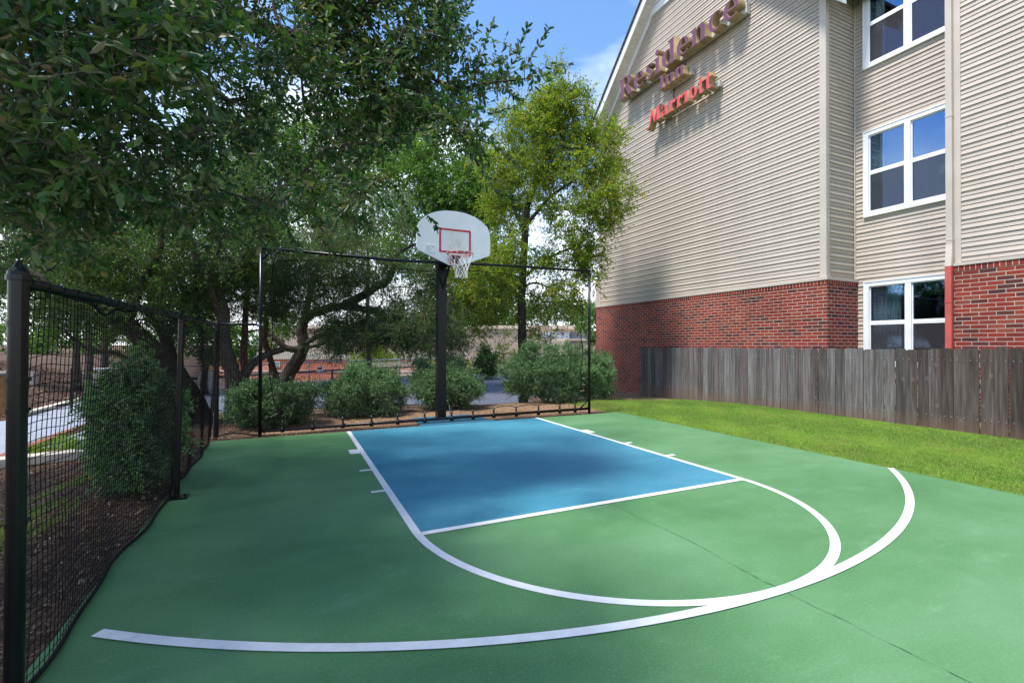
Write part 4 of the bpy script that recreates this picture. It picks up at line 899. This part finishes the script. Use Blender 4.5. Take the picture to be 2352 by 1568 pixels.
Cc = many([(500, 560, 9.4, 150, 100, 1.3, 56), (560, 430, 10, 160, 110, 1.5, 44), (450, 650, 9.2, 90, 60, 1., 30)])
oc.clumps(Cc, .3, .006, .16).leaves(14, .38, 15, .050, .024, .2, False, twr=.0025).finish()
cd = Tree('cedar_tree', gp(568, 10.2), 'reddish barked cedar with fine dark foliage left of the backstop post', leaf='leaf_cedar', bark='barkred')
cd.limb([gp(572, 10.2), at(569, 920, 10.2), at(563, 870, 10.2), at(560, 815, 10.2), at(562, 770, 10.2), at(566, 700, 10.2), at(575, 600, 10.3)], .10, .05, 10)
Cd = many([(560, 680, 10.2, 130, 60, 1.2, 110), (500, 610, 10.2, 120, 60, 1.2, 80), (640, 620, 10.6, 90, 60, 1.2, 50)])
cd.clumps(Cd, .26, .005, .12).leaves(18, .32, 16, .036, .015, .0, False, upbias=.1, twr=.002).finish()
ce = Tree('cedar_tree', gp(634, 11.5), 'slim leaning cedar trunk just right of the backstop left post', leaf='leaf_cedar', bark='barkred')
ce.limb([gp(640, 11.5), at(636, 880, 11.5), at(626, 845, 11.5), at(616, 810, 11.4), at(608, 775, 11.3), at(620, 700, 11.3), at(660, 640, 11.4)], .10, .05, 10)
Cf = many([(700, 640, 11.4, 120, 80, 1.3, 130), (800, 610, 11.8, 110, 65, 1.3, 90), (660, 720, 11.2, 70, 34, 1., 26)])
ce.clumps(Cf, .26, .005, .12).leaves(18, .32, 16, .036, .015, .0, False, upbias=.1, twr=.002).finish()
of = Tree('oak_tree', gp(655, 12.6), 'large spreading oak with a curved trunk behind the backstop netting', leaf='leaf_mid')
of.limb([gp(650, 12.8), at(655, 880, 12.8), at(668, 850, 12.8), at(688, 818, 12.8), at(698, 790, 12.8), at(693, 762, 12.8), at(700, 735, 12.8), at(730, 715, 12.8), at(785, 704, 12.7), at(845, 712, 12.5), at(878, 716, 12.3), at(884, 745, 12.2), at(896, 768, 12)], .20, .06, 14)
of.limb([at(785, 704, 12.7), at(830, 680, 12.9), at(870, 655, 13), at(898, 634, 13), at(905, 590, 13.1)], .13, .07, 10)
of.limb([at(698, 800, 12.8), at(660, 800, 12.6), at(630, 775, 12.5), at(600, 755, 12.4)], .10, .05, 8)
of.limb([at(697, 792, 12.8), at(730, 772, 12.6), at(770, 762, 12.5), at(800, 770, 12.4), at(850, 755, 12.3), at(900, 752, 12.)], .075, .03, 8)
of.limb([at(697, 800, 12.8), at(740, 790, 12.4), at(790, 775, 12.2), at(835, 765, 12)], .05, .02, 8)
of.limb([at(905, 590, 13.1), at(960, 560, 13), at(1000, 600, 12.6), at(1040, 680, 12.4)], .05, .02, 8)
of.limb([at(700, 735, 12.8), at(720, 640, 13), at(760, 540, 13.2), at(820, 440, 13.4)], .10, .03, 8)
Cg = many([(840, 760, 12.3, 130, 45, 1.4, 110), (960, 740, 12.4, 120, 60, 1.4, 110), (940, 640, 12.8, 90, 60, 1.4, 56), (800, 660, 13, 100, 50, 1.4, 30), (880, 520, 13.2, 110, 90, 1.6, 56), (760, 500, 13.4, 120, 110, 1.6, 56), (760, 790, 12.4, 60, 22, 1., 16), (1000, 790, 12.6, 100, 22, 1.2, 34)])
of.clumps(Cg, .28, .006, .20).leaves(13, .38, 14, .048, .024, .35, False, twr=.0026).finish()
# ---- foreground live oak whose boughs hang over the court
no = Tree('live_oak_tree', (-7.4, -5.2, -.6), 'big live oak in front with dark leathery leaves hanging over the court from upper left', leaf='leaf_near')
no.limb([(-7.4, -5.2, -.7), (-7.35, -5.2, .6), (-7.2, -5.1, 2.0), (-6.8, -4.9, 3.4), (-6.2, -4.8, 4.4)], .33, .20, 16)
no.limb([(-6.2, -4.8, 4.4), at(60, -260, 4.2), at(300, -180, 4.6), at(480, -10, 4.8), at(560, 45, 4.9), at(640, 78, 5.), at(760, 90, 5.), at(870, 105, 5.), at(930, 160, 5.), at(975, 225, 4.9), at(1045, 290, 4.8), at(1100, 380, 4.7)], .12, .012, 10)
no.limb([at(870, 105, 5.), at(960, 165, 4.9), at(1050, 200, 4.8), at(1130, 190, 4.7), at(1220, 180, 4.5)], .022, .006, 7)
no.limb([(-6.8, -4.9, 3.4), at(-120, 300, 5.2), at(0, 480, 5.6), at(120, 520, 5.8), at(300, 500, 6)], .12, .03, 9)
no.limb([(-6.2, -4.8, 4.4), (-5.2, -6.2, 5.2), (-4.6, -6.6, 5.4), (-4.0, -6.4, 5.3)], .12, .03, 9)
no.limb([(-6.2, -4.8, 4.4), (-5.4, -3.2, 5.4), (-4.6, -1.8, 5.9), (-3.6, -.8, 6.0)], .12, .03, 9)
for (u, v, z, u2, v2, z2) in ((60, -120, 2.8, 130, 300, 2.5), (250, -120, 3.2, 300, 330, 2.9), (430, -80, 3.8, 480, 380, 3.4), (620, -80, 4.2, 700, 330, 4), (780, -60, 4.6, 860, 330, 4.3)):
    no.limb([at(u, v, z), at(u+15, v+120, z-.05), at((u+u2)/2+25, (v+v2)/2, (z+z2)/2), at(u2, v2, z2)], .018, .005, 6)
def inpoly(u, v, P):
    c = False; n = len(P)
    for i in range(n):
        x1, y1 = P[i]; x2, y2 = P[(i+1) % n]
        if (y1 > v) != (y2 > v) and u < (x2-x1)*(v-y1)/(y2-y1)+x1: c = not c
    return c
def fill(P, n, zf):
    us = [p[0] for p in P]; vs = [p[1] for p in P]; out = []
    while len(out) < n:
        u = random.uniform(min(us), max(us)); v = random.uniform(min(vs), max(vs))
        if inpoly(u, v, P): out.append(at(u, v, zf(u, v)))
    return np.array(out)
polyA = [(-60, -140), (1075, -140), (1040, 40), (1020, 110), (1120, 110), (1230, 130), (1120, 210), (1080, 250), (1150, 330), (1140, 370), (1060, 320), (960, 290), (900, 380), (880, 480), (820, 520), (730, 470), (640, 470), (560, 520), (420, 500), (280, 540), (120, 560), (-60, 540)]
Cn = fill(polyA, 425, lambda u, v: max(2.1, random.uniform(2.4, 5.6)+.9*max(u, 0)/1000+(.6 if v < 250 else 0)))
Cr = fill([(700, -80), (1060, -80), (1030, 60), (1100, 130), (1230, 145), (1100, 225), (1060, 260), (1130, 370), (1060, 330), (930, 250), (900, 330), (700, 330)], 120, lambda u, v: random.uniform(4.3, 5.4))
Cn2 = fill([(-40, -80), (560, -80), (420, 200), (300, 330), (120, 460), (-40, 470)], 60, lambda u, v: random.uniform(2.0, 2.8))
Cshade = []
Cshade2 = []
while len(Cshade2) < 1000 or len(Cshade) < 260:  # unseen clumps above the frame, added to shade the left of the court
    p = np.array([random.uniform(-9.2, -3.7), random.uniform(-11.5, 1.5), random.uniform(4.4, 6.4)])
    d = p-CAM; zc = d@FW
    if zc > .1:
        u = 1176+FPX*(d@RT)/zc; v = 784-FPX*(d@UP)/zc
        if v > -60 and -100 < u < 2452: continue
    (Cshade if len(Cshade) < 260 else Cshade2).append(p)
no.clumps(np.concatenate([Cn, Cr, Cn2, np.array(Cshade)]), .17, .0042, .16, .0025).leaves(9, .24, 8, .066, .029, .35, True, twr=.0022, Lvar=.42)
keep = (no.cl, no.V, no.F); no.cl = [(np.array(Cshade2), .3)]; no.leaves(9, .35, 8, .11, .06, .2, False, twigs=False, upn=1.2); no.extra.append((no.V, no.F)); no.cl, no.V, no.F = keep  # coarse large-leaved clumps out of view, added only for their shade
# tip sprays reaching into the sky, same tree
def spray(pts_uvz, nl_, L=.062, W=.026):
    P = [at(*p) for p in pts_uvz]; no.br.tube(P, [.005]+[.0035]*(len(P)-2)+[.0015], 4, cap=False)
    seg = []; 
    for i in range(nl_):
        t = (i+.5)/nl_*(len(P)-1); k = int(t); f = t-k; seg.append((P[k]*(1-f)+P[k+1]*f, unit(P[k+1]-P[k])))
    pos = np.repeat(np.array([s_[0] for s_ in seg]), 3, 0); d = np.repeat(np.array([s_[1] for s_ in seg]), 3, 0)
    ax = unit(d*.8+rdir(len(pos))*.75); V, F = leaf_geo(pos, ax, unit(rdir(len(pos))+np.array([0, 0, .6])), L*(.7+.5*rng.random(len(pos))), W*(.7+.5*rng.random(len(pos))), True)
    no.extra.append((V, F))
for sp2 in ([(1130, 190, 4.7), (1200, 185, 4.6), (1260, 150, 4.5), (1312, 152, 4.4)], [(1150, 180, 4.7), (1190, 130, 4.6), (1200, 85, 4.5), (1215, 60, 4.5)], [(1080, 190, 4.7), (1110, 120, 4.6), (1125, 70, 4.6), (1135, 50, 4.6)], [(1130, 190, 4.6), (1210, 150, 4.5), (1240, 100, 4.4), (1262, 62, 4.4)],
            [(1060, 260, 4.8), (1130, 330, 4.7), (1165, 360, 4.7), (1195, 385, 4.7)], [(1090, 360, 4.8), (1140, 440, 4.7), (1185, 520-60, 4.7)], [(1000, 240, 4.8), (1060, 250, 4.8), (1130, 260, 4.8), (1185, 245, 4.7)], [(960, 460, 4.9), (985, 500, 4.8), (1000, 515, 4.7), (1003, 525, 4.7)], [(900, 420, 4.9), (940, 490, 4.8), (960, 540, 4.8)],
            [(1040, 60, 4.8), (1075, 20, 4.7), (1095, -10, 4.7)], [(1150, 190, 4.6), (1180, 220, 4.6), (1200, 235, 4.6)], [(560, 440, 4.2), (600, 520, 4.1), (640, 600, 4.)], [(640, 480, 4.1), (670, 540, 4.1), (690, 590, 4.)], [(700, 480, 4.1), (730, 540, 4.1), (770, 590, 4.)], [(480, 480, 4.1), (500, 550, 4.1), (510, 640, 4.)]):
    spray(sp2, 12)
no.finish()
# ------------------------------------------------------------------ bushes
def bush(cx_, cy_, rx, ry, h, n, label, leaf='leaf_sage', L=.035, W=.012, name='bush', lean=0):
    zb = float(hgt(cx_, cy_)); t = Tree(name, (cx_, cy_, zb), label, 'bush', 'bushes behind the court nets', leaf=leaf, twig='darktwig')
    n = int(n*1.7); d = rdir(n*3); d = d[d[:, 2] > -.9][:n]; r = rng.random(len(d))**.27
    wob = 1+.15*np.sin(d[:, 0]*6+cx_*3)*np.cos(d[:, 1]*5)+.11*np.sin(d[:, 2]*9+cx_*5)+.10*rng.normal(size=len(d))*(rng.random(len(d)) < .25)
    C = np.stack([cx_+d[:, 0]*rx*r*wob+lean*d[:, 2]*.1, cy_+d[:, 1]*ry*r*wob, np.maximum(zb+.06, zb+h*.46+d[:, 2]*h*.50*r*wob)], 1)
    for k in range(5):
        a = k*1.3; t.limb([(cx_+.05*math.cos(a), cy_+.05*math.sin(a), zb-.05), (cx_+.25*rx*math.cos(a), cy_+.25*ry*math.sin(a), zb+h*.35), (cx_+.5*rx*math.cos(a), cy_+.5*ry*math.sin(a), zb+h*.65)], .018, .006, 6)
    t.clumps(C, .10, .003, .12, .002).leaves(14, .17, 15, L*1.15, W*1.35, -.35, False, twr=.0014); t.finish('foliage', 'twigs')
bush(-4.10, -2.42, .34, .43, 1.36, 170, 'dark green bush outside the side net fence nearest the camera', 'leaf_sage', .032, .013)
bush(-2.98, 1.32, .74, .62, .86, 130, 'dark low bush under the oaks beside the backstop left post', 'leaf_sagedark')
bush(-1.22, 2.10, .86, .70, .98, 180, 'rounded grey-green bush behind the net left of the hoop post')
bush(.70, 2.45, .83, .68, 1.04, 170, 'grey-green bush directly behind the hoop post')
bush(3.62, 2.95, 1.30, .95, 1.56, 280, 'tallest grey-green bush behind the right half of the backstop net')
bush(5.2, 3.25, .78, .75, 1.5, 150, 'grey-green bush between the backstop right post and the hotel wall')
# ------------------------------------------------------------------ parking lot, road, kerbs, rail, chain-link fence
ZL = -.6
def poly_sheet(name, pts, z, mat, label): b = MB(); b.face([(x, y, z) for x, y in pts]); return tag(b.build(name, mat), label, kind='structure')
far = [(-6.9, 15.2), (-4.4, 16.2), (-1.2, 18.6), (4.4, 21.6), (11.2, 24.6), (16, 27)]
poly_sheet('parking_lot', [(-4.6, 8.3), (-2.0, 8.2), (1.2, 7.9), (3.9, 6.6), (7.0, 6.2), (7.6, 7.4), (30, 8.5)]+far[::-1]+[(-7.0, 11), (-6.2, 8.6)], ZL+.012, M['asphalt'], 'dark blue-grey asphalt parking lot behind the bushes')
poly_sheet('driveway', [(-7.3, 2.0), (-7.35, 5.2), (-7.1, 8.0), (-7.02, 11), (-6.92, 15.0), (-8.3, 22), (-12, 33), (-16, 33), (-11.2, 22), (-9.35, 14), (-9.3, 9.3), (-10.5, 6.5), (-14, 5), (-14, 2)], ZL+.020, M['drive'], 'pale sunlit driveway beyond the side net fence')
poly_sheet('driveway', [(-7.01, 8.6), (-6.1, 8.8), (-4.7, 8.35), (-4.4, 6.0), (-5.6, 4.0), (-7.25, 3.8), (-7.33, 5.2), (-7.09, 8.0)], ZL+.028, M['drive'], 'pale driveway apron joining the lot behind the leaning oaks')
b = MB()
for (p, q) in (((10.43, 24.4), (8.6, 16.1)), ((6.3, 21.9), (4.6, 14.8)), ((2.2, 19.9), (.6, 13.0)), ((14, 25.8), (12.6, 17.5))):
    d = np.array(q)-np.array(p); d = d/np.linalg.norm(d); nn = np.array([-d[1], d[0]])*.06; b.face([(p[0]+nn[0], p[1]+nn[1], ZL+.018), (p[0]-nn[0], p[1]-nn[1], ZL+.018), (q[0]-nn[0], q[1]-nn[1], ZL+.018), (q[0]+nn[0], q[1]+nn[1], ZL+.018)])
tag(b.build('lot_markings', M['stripe']), 'white parking stripes on the lot', kind='structure')
def kerb(name, pts, w_, h_, z0, mat, label):
    b = MB()
    for i in range(len(pts)-1):
        p, q = np.array(pts[i]), np.array(pts[i+1]); d = q-p; L_ = np.linalg.norm(d); c_ = (p+q)/2; b.obox((c_[0], c_[1], z0+h_/2), d, L_/2, w_/2, h_/2)
    return tag(b.build(name, mat), label, kind='structure')
kerb('kerb', [(x-.25, y+.45) for x, y in far], .5, .14, ZL-.01, M['palecon'], 'pale kerb and walk along the far edge of the lot')
kerb('kerb', [(-7.1, 1.0), (-7.22, 3.0), (-7.22, 5.2), (-6.99, 8)], .16, .12, ZL, M['redcurb'], 'red painted kerb along the driveway')
kerb('kerb', [(-7.9, 2.1), (-6.8, 2.35), (-6.1, 2.55), (-5.5, 2.75)], .32, .14, ZL+.02, M['palecon'], 'pale concrete kerb crossing the mulch bed')
kerb('kerb', [(-9.5, 8.9), (-9.5, 14), (-11.3, 22)], .2, .13, ZL, M['palecon'], 'pale kerb at the foot of the mulch bank')
rw = MB(); rw.prism([(-16.5, 18.0, -.5), (-12.2, 17.4, -.5), (-12.2, 17.4, .30), (-16.5, 18.0, .42)], (0, .35, 0)); tag(rw.build('retaining_wall', M['concrete']), 'low beige retaining wall in the mulch bank', 'wall')
# guard rail
rp_ = [(-9.2, 13.7), (-7.0, 14.9), (-4.2, 17.09), (-1.39, 19.64), (4.2, 22.6), (9.9, 25.4), (15, 28)]
gr = empty('guard_rail', (0, 20, ZL)); tag(gr, 'low dark pipe guard rail along the far side of the parking lot', 'railing')
b = MB(); b.tube([(x, y, ZL+.62) for x, y in rp_], .055, 8); b.build('rail', M['greyrail'], gr, True)
for i in range(len(rp_)-1):
    p, q = np.array(rp_[i]), np.array(rp_[i+1]); n = max(1, int(round(np.linalg.norm(q-p)/2.6)))
    for k in range(n):
        c_ = p+(q-p)*(k+.3)/n; b = MB(); b.tube([(c_[0], c_[1], ZL-.2), (c_[0], c_[1], ZL+.60)], .06, 8); b.build('post', M['greyrail'], gr, True)
# chain-link fence
cf = empty('chain_link_fence', (0, 21, ZL)); tag(cf, 'galvanised chain-link fence behind the guard rail', 'fence')
cp = [(x-.35, y+.65) for x, y in rp_]; Hc = 1.12
b = MB(); b.tube([(x, y, ZL+Hc) for x, y in cp], .025, 8); b.build('top_rail', M['galv'], cf, True)
b = MB()
for i in range(len(cp)-1):
    p, q = np.array(cp[i]), np.array(cp[i+1]); L_ = np.linalg.norm(q-p); n = max(1, int(round(L_/3.)))
    for k in range(n): c_ = p+(q-p)*k/n; bb_ = MB(); bb_.tube([(c_[0], c_[1], ZL-.3), (c_[0], c_[1], ZL+Hc+.03)], .032, 8); bb_.build('post', M['galv'], cf, True)
    m_ = int(L_/.085)
    for k in range(-int(Hc/.085), m_):
        for sg in (1, -1):
            a0 = k*.085; a1 = a0+Hc
            z0_, z1_ = (ZL, ZL+Hc) if sg > 0 else (ZL+Hc, ZL)
            t0 = max(0, -a0); t1 = min(Hc, L_-a0)
            if t1 <= t0: continue
            pa = p+(q-p)*(a0+t0)/L_; pb = p+(q-p)*(a0+t1)/L_
            b.tube([(pa[0], pa[1], z0_+(z1_-z0_)*t0/Hc), (pb[0], pb[1], z0_+(z1_-z0_)*t1/Hc)], .0035, 3, cap=False)
b.build('wire_mesh', M['galv'], cf)
# small things beyond
def frontal(name, u0, u1, z, zt, zb, depth, mat, parent):
    p = at(u0, 784, z); q = at(u1, 784, z); b = MB(); d = _fw*depth
    b.prism([(p[0], p[1], zb), (q[0], q[1], zb), (q[0], q[1], zt), (p[0], p[1], zt)], (d[0], d[1], 0)); return b.build(name, mat, parent)
ob_ = empty('orange_building', tuple(at(800, 784, 42)*[1, 1, 0]+np.array([0, 0, -2.3]))); tag(ob_, 'low orange brick building with a white band seen down the slope behind the fence', 'building')
frontal('wall', 470, 1072, 42, .17, -2.4, 6, M['orange'], ob_); frontal('white_band', 470, 1072, 41.95, -.80, -.92, .04, M['cream'], ob_); frontal('white_band', 470, 1072, 41.95, -1.72, -1.9, .04, M['cream'], ob_); frontal('parapet', 468, 1074, 41.9, .80, .18, .4, M['palecon'], ob_)
v_ = frontal('vent', 628, 643, 41.9, -.05, -.50, .09, M['white'], ob_)
bb2 = MB()
for k in range(4):
    p = at(630, 784, 41.87); q = at(641, 784, 41.87); zz = -.14-.1*k; bb2.face([(p[0], p[1], zz), (q[0], q[1], zz), (q[0], q[1], zz+.04), (p[0], p[1], zz+.04)])
bb2.build('louvre', M['greyrail'], v_)
be = empty('beige_building', tuple(at(1150, 784, 55)*[1, 1, 0]+np.array([0, 0, -2.3]))); tag(be, 'large windowless beige stucco building with a flat roof beyond the parking lot', 'building')
frontal('wall', 600, 1357, 55, 3.35, -2.4, 16, M['beige'], be); frontal('cornice', 598, 1359, 54.8, 3.75, 3.36, 16.4, M['cream'], be)
frontal('annex', 1203, 1480, 48, 1.95, -2.4, 6.9, M['beige'], be); frontal('annex_coping', 1201, 1482, 47.9, 2.15, 1.955, 7., M['cream'], be); frontal('annex_lit_face', 1203, 1308, 47.7, 1.95, -2.4, .25, M['cream'], be)  # cream slab paints the sunlit face of the annex lighter than the beige
ac = empty('rooftop_unit', tuple(at(1300, 784, 50)*[1, 1, 0]+np.array([0, 0, 2.15]))); tag(ac, 'grey rooftop air-conditioning unit on the beige annex roof', 'air conditioner')
frontal('cabinet', 1255, 1308, 50, 2.86, 2.16, 1.5, M['hvac'], ac); frontal('cabinet', 1309, 1352, 50.2, 2.9, 2.16, 1.5, M['asphalt'], ac); frontal('duct', 1243, 1254, 50.1, 2.75, 2.16, .8, M['hvac'], ac); frontal('duct', 1353, 1364, 50.3, 2.5, 2.16, .8, M['greyrail'], ac)
frontal('label_plate', 1272, 1275, 49.98, 2.66, 2.45, .01, M['yellowtag'], ac); frontal('label_plate', 1331, 1335, 50.18, 2.75, 2.62, .01, M['yellowtag'], ac)
lp = at(989, 784, 32); lo = empty('lamp_post', (lp[0], lp[1], ZL)); tag(lo, 'black lamp post on a concrete pier rising into the foliage left of the hoop', 'lamp post')
b = MB(); b.tube([(lp[0], lp[1], ZL-.3), (lp[0], lp[1], ZL+.35)], .35, 14); b.build('pier', M['concrete'], lo)
b = MB(); b.tube([(lp[0], lp[1], ZL+.35), (lp[0], lp[1], 5)], .07, 10); b.build('pole', M['greyrail'], lo, True)
b = MB(); b.box(lp[0]-.5, lp[1]-.15, 5, lp[0]+.5, lp[1]+.15, 5.15); b.build('lamp_head', M['greyrail'], lo)
sp3 = at(735, 784, 24.5); b = MB(); b.tube([(sp3[0], sp3[1], ZL), (sp3[0], sp3[1], .30)], .025, 8); sg_ = empty('parking_sign', (sp3[0], sp3[1], ZL)); b.build('post', M['galv'], sg_)
b = MB(); b.obox((sp3[0], sp3[1]-.03, .22), (_rt[0], _rt[1]), .16, .01, .12); b.build('panel', M['white'], sg_); b = MB(); b.obox((sp3[0]-.01, sp3[1]-.05, .24), (_rt[0], _rt[1]), .12, .006, .06); b.build('red_panel', M['redcurb'], sg_)
tag(sg_, 'small red and white sign by the guard rail', 'sign')
pk = empty('plank_wall', tuple(at(475, 784, 20))); tag(pk, 'short pale plank wall behind the chain-link fence near the leaning oaks', 'wall')
for k in range(5): frontal('plank', 455+k*9, 463.5+k*9, 19.6, .35, -.62, .05, M['palecon'], pk)
bf = empty('wood_enclosure', (-10.6, 9.2, ZL)); tag(bf, 'brown wooden enclosure panel at the left edge beyond the driveway', 'fence')
for k in range(16): b = MB(); x_ = -9.55-k*.19; b.box(x_-.185, 9.6, -.52, x_, 9.63, .55); b.build('board', M['brownwood'], bf)
b = MB(); b.box(-12.6, 9.55, .552, -9.5, 9.68, .62); b.build('cap', M['greyrail'], bf)
# pipe stub on the bank
b = MB(); p = at(164, 930, 14); b.tube([(p[0], p[1], -.9), (p[0], p[1], .75)], .03, 8); b.tube([(p[0]-.35, p[1], -.35), (p[0]+.02, p[1], -.30)], .035, 8); tag(b.build('bollard', M['black']), 'black pipe bollard beside the driveway seen through the side net', 'bollard')
# dead trunks on the bank
for (u, z, lab) in ((200, 17, 'thin dark tree trunk on the mulch bank, the left one'), (237, 19, 'thin dark tree trunk on the mulch bank, the right one')):
    bp = at(u, 800, z); bp[2] = float(hgt(bp[0], bp[1]))-.1; t = Tree('bank_tree', bp, lab, 'tree', 'thin trunks on the mulch bank', leaf='leaf_mid')
    t.limb([bp, bp+np.array([.05, 0, 2.]), bp+np.array([-.1, 0, 4.5])], .14, .08, 8); t.clumps(ell(u, 640, z, 90, 60, 1.2, 26), .35, .007, .15).leaves(7, .5, 8, .07, .04, .1, twr=.003); t.finish()
# ------------------------------------------------------------------ lawn blades, mulch chips, dead leaves, weeds
def blades(n, xr_, yr_, h, w_, name, label, mask=None, mat='blade'):
    x = rng.uniform(*xr_, n); y = rng.uniform(*yr_, n)
    if mask is not None: k = mask(x, y); x, y = x[k], y[k]
    z = hgt(x, y)-.004; n = len(x); a = rng.uniform(0, 2*PI, n); hh = h*(.5+rng.random(n)); ln = rng.normal(size=(n, 2))*.5*hh[:, None]
    dx, dy = np.cos(a)*w_/2, np.sin(a)*w_/2
    V = np.stack([np.stack([x-dx, y-dy, z], 1), np.stack([x+dx, y+dy, z], 1), np.stack([x+ln[:, 0], y+ln[:, 1], z+hh], 1)], 1).reshape(-1, 3)
    o = np_mesh(name, V, np.arange(3*n).reshape(-1, 3), M[mat]); tag(o, label, 'grass', kind='stuff'); return o
blades(230000, (3.79, 8.1), (-9., 3.6), .027, .006, 'lawn_grass', 'short bright green mown grass between the court and the wooden fence', lambda x, y: rng.random(len(x)) < np.clip((3.6-y)/2.2+.05, 0, 1))
def tuft(cx_, cy_, r, n, h): x = cx_+rng.normal(size=n)*r; y = cy_+rng.normal(size=n)*r; return x, y
blades(26000, (-6.2, -4.0), (-5.2, .4), .03, .007, 'rough_grass', 'patchy rough grass on the soil outside the side net fence', lambda x, y: ((((x+5.2)/.8)**2+((y+3.2)/1.3)**2 < 1) | (((x+5.0)/1.)**2+((y+.9)/.6)**2 < .8)) & (np.sin(x*7)*np.sin(y*6) > -.3))
blades(1100, (-7.1, -6.0), (2.9, 4.6), .24, .02, 'border_plants', 'strappy green plants along the driveway edge', lambda x, y: np.sin(x*9)*np.sin(y*5) > -.1)
blades(9000, (.3, 3.9), (3.6, 4.4), .035, .008, 'moss_strip', 'thin grass strip between the bushes and the lot')
def chips(n, xr_, yr_, s0, name, label, mat, mask=None, zoff=.004, flat_=.35):
    x = rng.uniform(*xr_, n); y = rng.uniform(*yr_, n)
    if mask is not None: k = mask(x, y); x, y = x[k], y[k]
    n = len(x); pos = np.stack([x, y, hgt(x, y)+zoff], 1); ax = rdir(n); ax[:, 2] *= flat_; ax = unit(ax); up = unit(rdir(n)*flat_+np.array([0, 0, 1.]))
    V, F = leaf_geo(pos, ax, up, s0*(.5+rng.random(n)), s0*.45*(.5+rng.random(n)))
    o = np_mesh(name, V, F, M[mat]); tag(o, label, 'leaf litter', kind='stuff'); return o
chips(42000, (-7.0, -3.78), (-7.5, 3.2), .035, 'mulch', 'shredded brown mulch outside the side net fence', 'chip')
chips(30000, (-3.7, 7.6), (.05, 4.6), .035, 'leaf_litter', 'dry leaves and mulch behind the baseline under the bushes', 'deadleaf', lambda x, y: (y > .1+.02*x) & ~((x > 4.6) & (y < 2.6) & (rng.random(len(x)) < .88)))
chips(30000, (-16, -9.6), (8, 24), .09, 'bank_mulch', 'reddish mulch on the bank beyond the driveway', 'chip', zoff=.01)
chips(1300, (-6.5, -3.8), (-7.5, 3), .06, 'fallen_leaves', 'pale fallen leaves scattered on the mulch', 'deadleaf', zoff=.015)
for (x_, y_, l_) in ((-3.72, .06, 'larger crumpled dead leaf at the foot of the corner post'), (-3.58, .05, 'torn dead leaf beside the one at the corner post')):
    b = MB()
    for k in range(7):
        a = k*.9; b.face([(x_, y_, .012), (x_+.05*math.cos(a)-.012, y_+.04*math.sin(a), .03+.01*(k % 2)), (x_+.085*math.cos(a+.2), y_+.05*math.sin(a+.2), .018+.02*(k % 3)), (x_+.045*math.cos(a+.5), y_+.04*math.sin(a+.5), .03)])
    tag(b.build('dead_leaf', M['deadleaf']), l_, 'leaf')
for (x_, y_, s_, l_) in ((-4.35, -4.55, .07, 'dark grey stone half buried in the mulch outside the side net'), (-4.15, -5.05, .035, 'pale tan stone on the mulch near the first post'), (-4.1, -5.45, .05, 'pale blue-white scrap on the mulch closest to the first post')):
    b = MB(); pts = []
    for j in range(4):
        r_ = s_*math.cos(j/4*PI/2); z_ = -.03+s_*.45*math.sin(j/4*PI/2)
        pts.append([(x_+r_*(1+.2*math.sin(k*2.1))*math.cos(k*PI/4), y_+r_*.7*(1+.15*math.cos(k*3))*math.sin(k*PI/4), z_+.0) for k in range(8)])
    for j in range(3):
        for k in range(8): b.face([pts[j][k], pts[j][(k+1) % 8], pts[j+1][(k+1) % 8], pts[j+1][k]])
    b.face(pts[3]); o = b.build('stone', M['asphalt'] if s_ > .06 else M['palecon']); tag(o, l_, 'stone')
